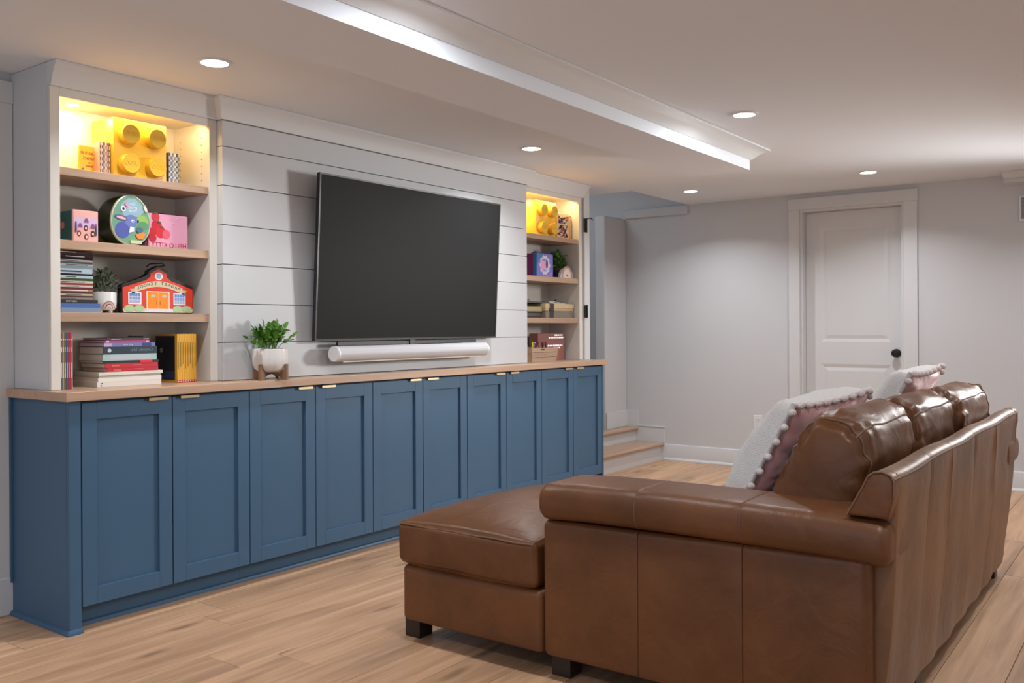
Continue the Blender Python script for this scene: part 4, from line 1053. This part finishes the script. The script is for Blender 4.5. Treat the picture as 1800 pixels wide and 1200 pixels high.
# back: vertical leather panels between seams, wrapping over the top
def backprof(bulge=0):
    # (Y,z) outline of back frame
    return [(.625, .078), (.618, .15), (.607-bulge, .30), (.594-bulge, .45), (.583-bulge*.6, .60), (.574, .70), (.573, .738), (.580, .752), (.600, .760), (.622, .757), (.636, .745), (.650, .715), (.694, .610), (.720, .45), (.735, .25), (.735, .078)]
for i, (a, b_) in enumerate([(2.452, 2.84), (2.84, 3.15), (3.15, 3.55), (3.55, 4.02), (4.02, 4.575)]):
    P('back_panel', ext(backprof(.006), 'x', a, b_, .012 if i == 0 else .0035, .012 if i == 4 else .0035, 6,
      (lambda x, y, z: (x, y-.004*math.sin(x*23+z*5)*(z < .7), z+.003*math.sin(x*9)))), LB, sf, smooth=60)
wing = [(.586, .640), (.573, .70), (.573, .738), (.580, .752), (.600, .760), (.622, .757), (.636, .745), (.650, .715), (.690, .640)]
for a, b_ in ((2.398, 2.4515), (4.5755, 4.63)):
    P('back_wing', ext([(p[0], p[1]) for p in wing], 'x', a, b_, .012, .003, 2), LE, sf, smooth=60)
    P('lower_post', ext(rrect(.632, .72, .078, .55, .015), 'x', a+.012, b_-.002, .01, .003, 2), LE, sf, smooth=60)
P('back_piping', tube(bmesh.new(), [(2.40+2.22*k/40, .5735+.001*math.sin(k), .742+.003*math.sin((2.4+2.22*k/40)*9)) for k in range(41)], .0032, 6), M['piping'], sf)
P('wing_piping', tube(bmesh.new(), [(2.400, p[0], p[1]) for p in wing[1:]], .003, 6), M['piping'], sf)
# far arm
P('far_arm_panel', rbox(bmesh.new(), 4.385, 4.61, .640, 1.648, .075, .516, .02, 3, 6), LE, sf, smooth=80)
P('far_arm_pad', ext(rrect(4.36, 4.70, .517, .636, .045), 'y', .575, 1.662, .03, .035, 8), LE, sf, smooth=80)
# chaise cushion
P('chaise_cushion', rbox(bmesh.new(), 2.398, 3.325, 1.672, 2.285, .284, .432, .020, 4, 14, crown=(.010, .008, .062), jit=.004, seed=1), LE, sf, smooth=80)
P('cushion_piping', tube(bmesh.new(), [(2.3985+.0, 2.27-.59*k/20, .4255+.0015*math.sin(k)) for k in range(21)], .003, 6), M['piping'], sf)
P('chaise_rear_cushion', rbox(bmesh.new(), 2.665, 3.325, .84, 1.670, .284, .445, .03, 4, 10, crown=(.0, .0, .03)), LE, sf, smooth=80)
for i, (a, b_) in enumerate(((3.33, 3.853), (3.857, 4.38))):
    P('seat_cushion', rbox(bmesh.new(), a, b_, .84, 1.60, .279, .44, .035, 4, 10, crown=(.0, .01, .035), jit=.004, seed=i+3), LE, sf, smooth=80)
# feet
for fx, fy in ((2.45, 2.225), (2.45, 1.575), (3.22, 2.225), (4.50, 1.55), (2.50, .66), (3.0, .655), (4.52, .655)):
    P('foot', prism(bmesh.new(), [(fx, fy), (fx+.07, fy), (fx+.07, fy+.07), (fx, fy+.07)], 'z', 0.0005, .077, bev=.002), M['foot'], sf)

# back cushions
def chaikin(p, it=2):
    for _ in range(it):
        q = []
        for i in range(len(p)):
            a, b_ = p[i], p[(i+1) % len(p)]
            q += [(a[0]*.75+b_[0]*.25, a[1]*.75+b_[1]*.25), (a[0]*.25+b_[0]*.75, a[1]*.25+b_[1]*.75)]
        p = q
    return p
def back_cushion(x0, x1, dy, dz, seed, cy0=.835, cz0=.66):
    prof = chaikin([(1.015, .470), (1.005, .56), (.940, .70), (.880, .835), (.805, .893), (.725, .868), (.688, .800), (.690, .69), (.735, .55), (.765, .470)], 3)
    prof = [(p[0]+dy, p[1]+dz*(p[1] > .6)) for p in prof]
    N_ = 60; rs = []; n = len(prof)
    cy_ = sum(p[0] for p in prof)/n; cz_ = sum(p[1] for p in prof)/n
    for k in range(N_+1):
        s = math.sin((k/N_*2-1)*PI/2)   # dense at ends
        e = abs(s); sc1 = max(.02, (1-e**14)**.30)
        if k in (0, N_): sc1 = .45
        elif k in (1, N_-1): sc1 = .90
        elif k in (2, N_-2): sc1 = .975
        x = (x0+x1)/2+(x1-x0)/2*s
        bo = {0: .028, 1: .018, 2: .007}.get(min(k, N_-k), 0)*(1 if s > 0 else -1)
        if min(k, N_-k) == 1: sc1 = .78
        if min(k, N_-k) == 2: sc1 = .95
        x += bo*(1 if (k < 5 and x0 < 2.7) or (k > 50 and x1 > 4.4) else .3)
        ring = []
        for p in prof:
            u = p[0]-cy_; v = p[1]-cz_
            co = Vector((x, cy_+u*sc1, cz_+v*(.35+.65*sc1 if v < 0 else sc1)))
            # wrinkles: folds radiating from the ends
            wr = noise.noise(Vector((co.x*5+seed*3, co.y*26, co.z*26)))*.014*(e**2.0)+.006*noise.noise(Vector((co.x*9, co.y*40+seed, co.z*40)))*(.3+e)+noise.noise(co*6+Vector((seed, 0, 0)))*.012
            fold = .0055*math.sin(co.x*70+8*noise.noise(co*5))*(e**3)*(1 if v > 0 else .4)
            dirv = Vector((0, u, v)).normalized()
            co += dirv*(wr+fold)
            # belly forward
            if u > 0: co.y += .018*(1-e**2)
            ring.append(co)
        rs.append(ring)
    return rings(bmesh.new(), rs), rs
for i, (a, b_, dy, dz) in enumerate(((2.622, 3.225, .004, .0), (3.198, 3.81, -.012, .0), (3.782, 4.42, -.040, .004))):
    bm, rs = back_cushion(a, b_, dy, dz, i*5+1)
    bc = P('back_cushion', bm, LB if False else LE, sf, smooth=180)
    # piping along the top rear seam and round both ends
    idx = min(range(len(rs[30])), key=lambda q: abs(rs[30][q][2]-.838-dz)+(0 if rs[30][q][1] < .76 else 9))
    P('cushion_seam', tube(bmesh.new(), [rs[k][idx]+Vector((0, -.0008, .0008)) for k in range(5, 56)], .0032, 6), M['piping'], bc)
    for k in (8, 52):
        P('cushion_seam', tube(bmesh.new(), [v for v in rs[k]], .0036, 6, True), M['piping'], bc)

# ------------------------------------------------------------ pillows
def pillow(label, BL, BR, TL, TR, T, npom, seed):
    BL, BR, TL, TR = map(Vector, (BL, BR, TL, TR))
    c = (BL+BR+TL+TR)/4
    t = thing('throw_pillow', label, 'pillow', (c.x, c.y, min(BL.z, BR.z)), 'pink and white pompom pillows')
    nrm = (BR-BL).cross(TL-BL).normalized()
    if nrm.y < 0: nrm = -nrm
    N_ = 34
    def pos(u, v, side, th):
        uu = u*(1-.075*(1-v*v)); vv = v*(1-.075*(1-u*u))
        s, r = (uu+1)/2, (vv+1)/2
        p = BL*(1-s)*(1-r)+BR*s*(1-r)+TL*(1-s)*r+TR*s*r
        h = ((1-u**4)*(1-v**4))**(.38 if side > 0 else .55)
        q = p+nrm*side*th*h
        if side < 0:
            d_ = min(1-abs(u), 1-abs(v))
            q += nrm*side*(.016*noise.noise(Vector((q.x*7+seed, q.y*7, q.z*26)))*h+.010*noise.noise(Vector((q.x*14, q.y*14, q.z*50+seed)))*h+.012*noise.noise(q*8)*h)
        elif side > 0:
            q += nrm*(.006*noise.noise(q*60)+.02*noise.noise(q*7))*h
        return q
    def half(side, th):
        bm = bmesh.new(); V = [[bm.verts.new(pos(-1+2*i/N_, -1+2*j/N_, side, th)) for j in range(N_+1)] for i in range(N_+1)]
        for i in range(N_):
            for j in range(N_):
                f = (V[i][j], V[i+1][j], V[i+1][j+1], V[i][j+1]); bm.faces.new(f if side < 0 else f[::-1])
        bmesh.ops.recalc_face_normals(bm, faces=bm.faces)
        return bm
    bmf = half(1, T*.95); bmb = half(-1, T*.42)
    f_ = P('sherpa_front', bmf, M['sherpa'], t, smooth=180, label='white fleecy front')
    b__ = P('satin_back', bmb, M['satin'], t, smooth=180, label='pink satin back')
    # fleecy border that laps over the seam
    loop = []
    n4 = 40
    for k in range(n4): loop.append(pos(-1+2*k/n4, 1, 0, 0))
    for k in range(n4): loop.append(pos(1, 1-2*k/n4, 0, 0))
    for k in range(n4): loop.append(pos(1-2*k/n4, -1, 0, 0))
    for k in range(n4): loop.append(pos(-1, -1+2*k/n4, 0, 0))
    bm = tube(bmesh.new(), loop, .010, 8, True)
    for v in bm.verts: v.co += noise.noise_vector(v.co*90)*.004
    P('fleece_border', bm, M['sherpa'], t, smooth=180)
    bm = bmesh.new(); bmesh.ops.create_icosphere(bm, subdivisions=2, radius=.0125)
    for v in bm.verts: v.co *= 1+.16*noise.noise(v.co*220)
    me = bpy.data.meshes.new('pompom'); bm.to_mesh(me); bm.free(); me.materials.append(M['pom'])
    for p in me.polygons: p.use_smooth = True
    for e in range(4):
        for k in range(npom):
            a = -1+2*(k+.5)/npom
            u, v = [(-1, a), (1, a), (a, 1), (a, -1)][e]
            q = pos(u, v, 0, 0)-nrm*.012+((q0 := (pos(u, v, 0, 0)-c)).normalized())*.010
            o = bpy.data.objects.new('pompom', me); COL.objects.link(o); o.parent = t; o.location = q-t.location; o.rotation_euler = (k, e, k*2)
    return t
pillow('pink satin pillow with white fleece front and pompoms, nearest the camera on the sofa', (2.80, 1.215, .455), (3.38, 1.15, .46), (2.80, .965, .885), (3.37, .885, .905), .13, 9, 1)
pillow('smaller-looking pink satin pillow with fleece front, behind the nearer pillow', (3.76, 1.10, .46), (4.25, 1.00, .46), (3.76, .835, .945), (4.24, .815, .962), .12, 8, 4)
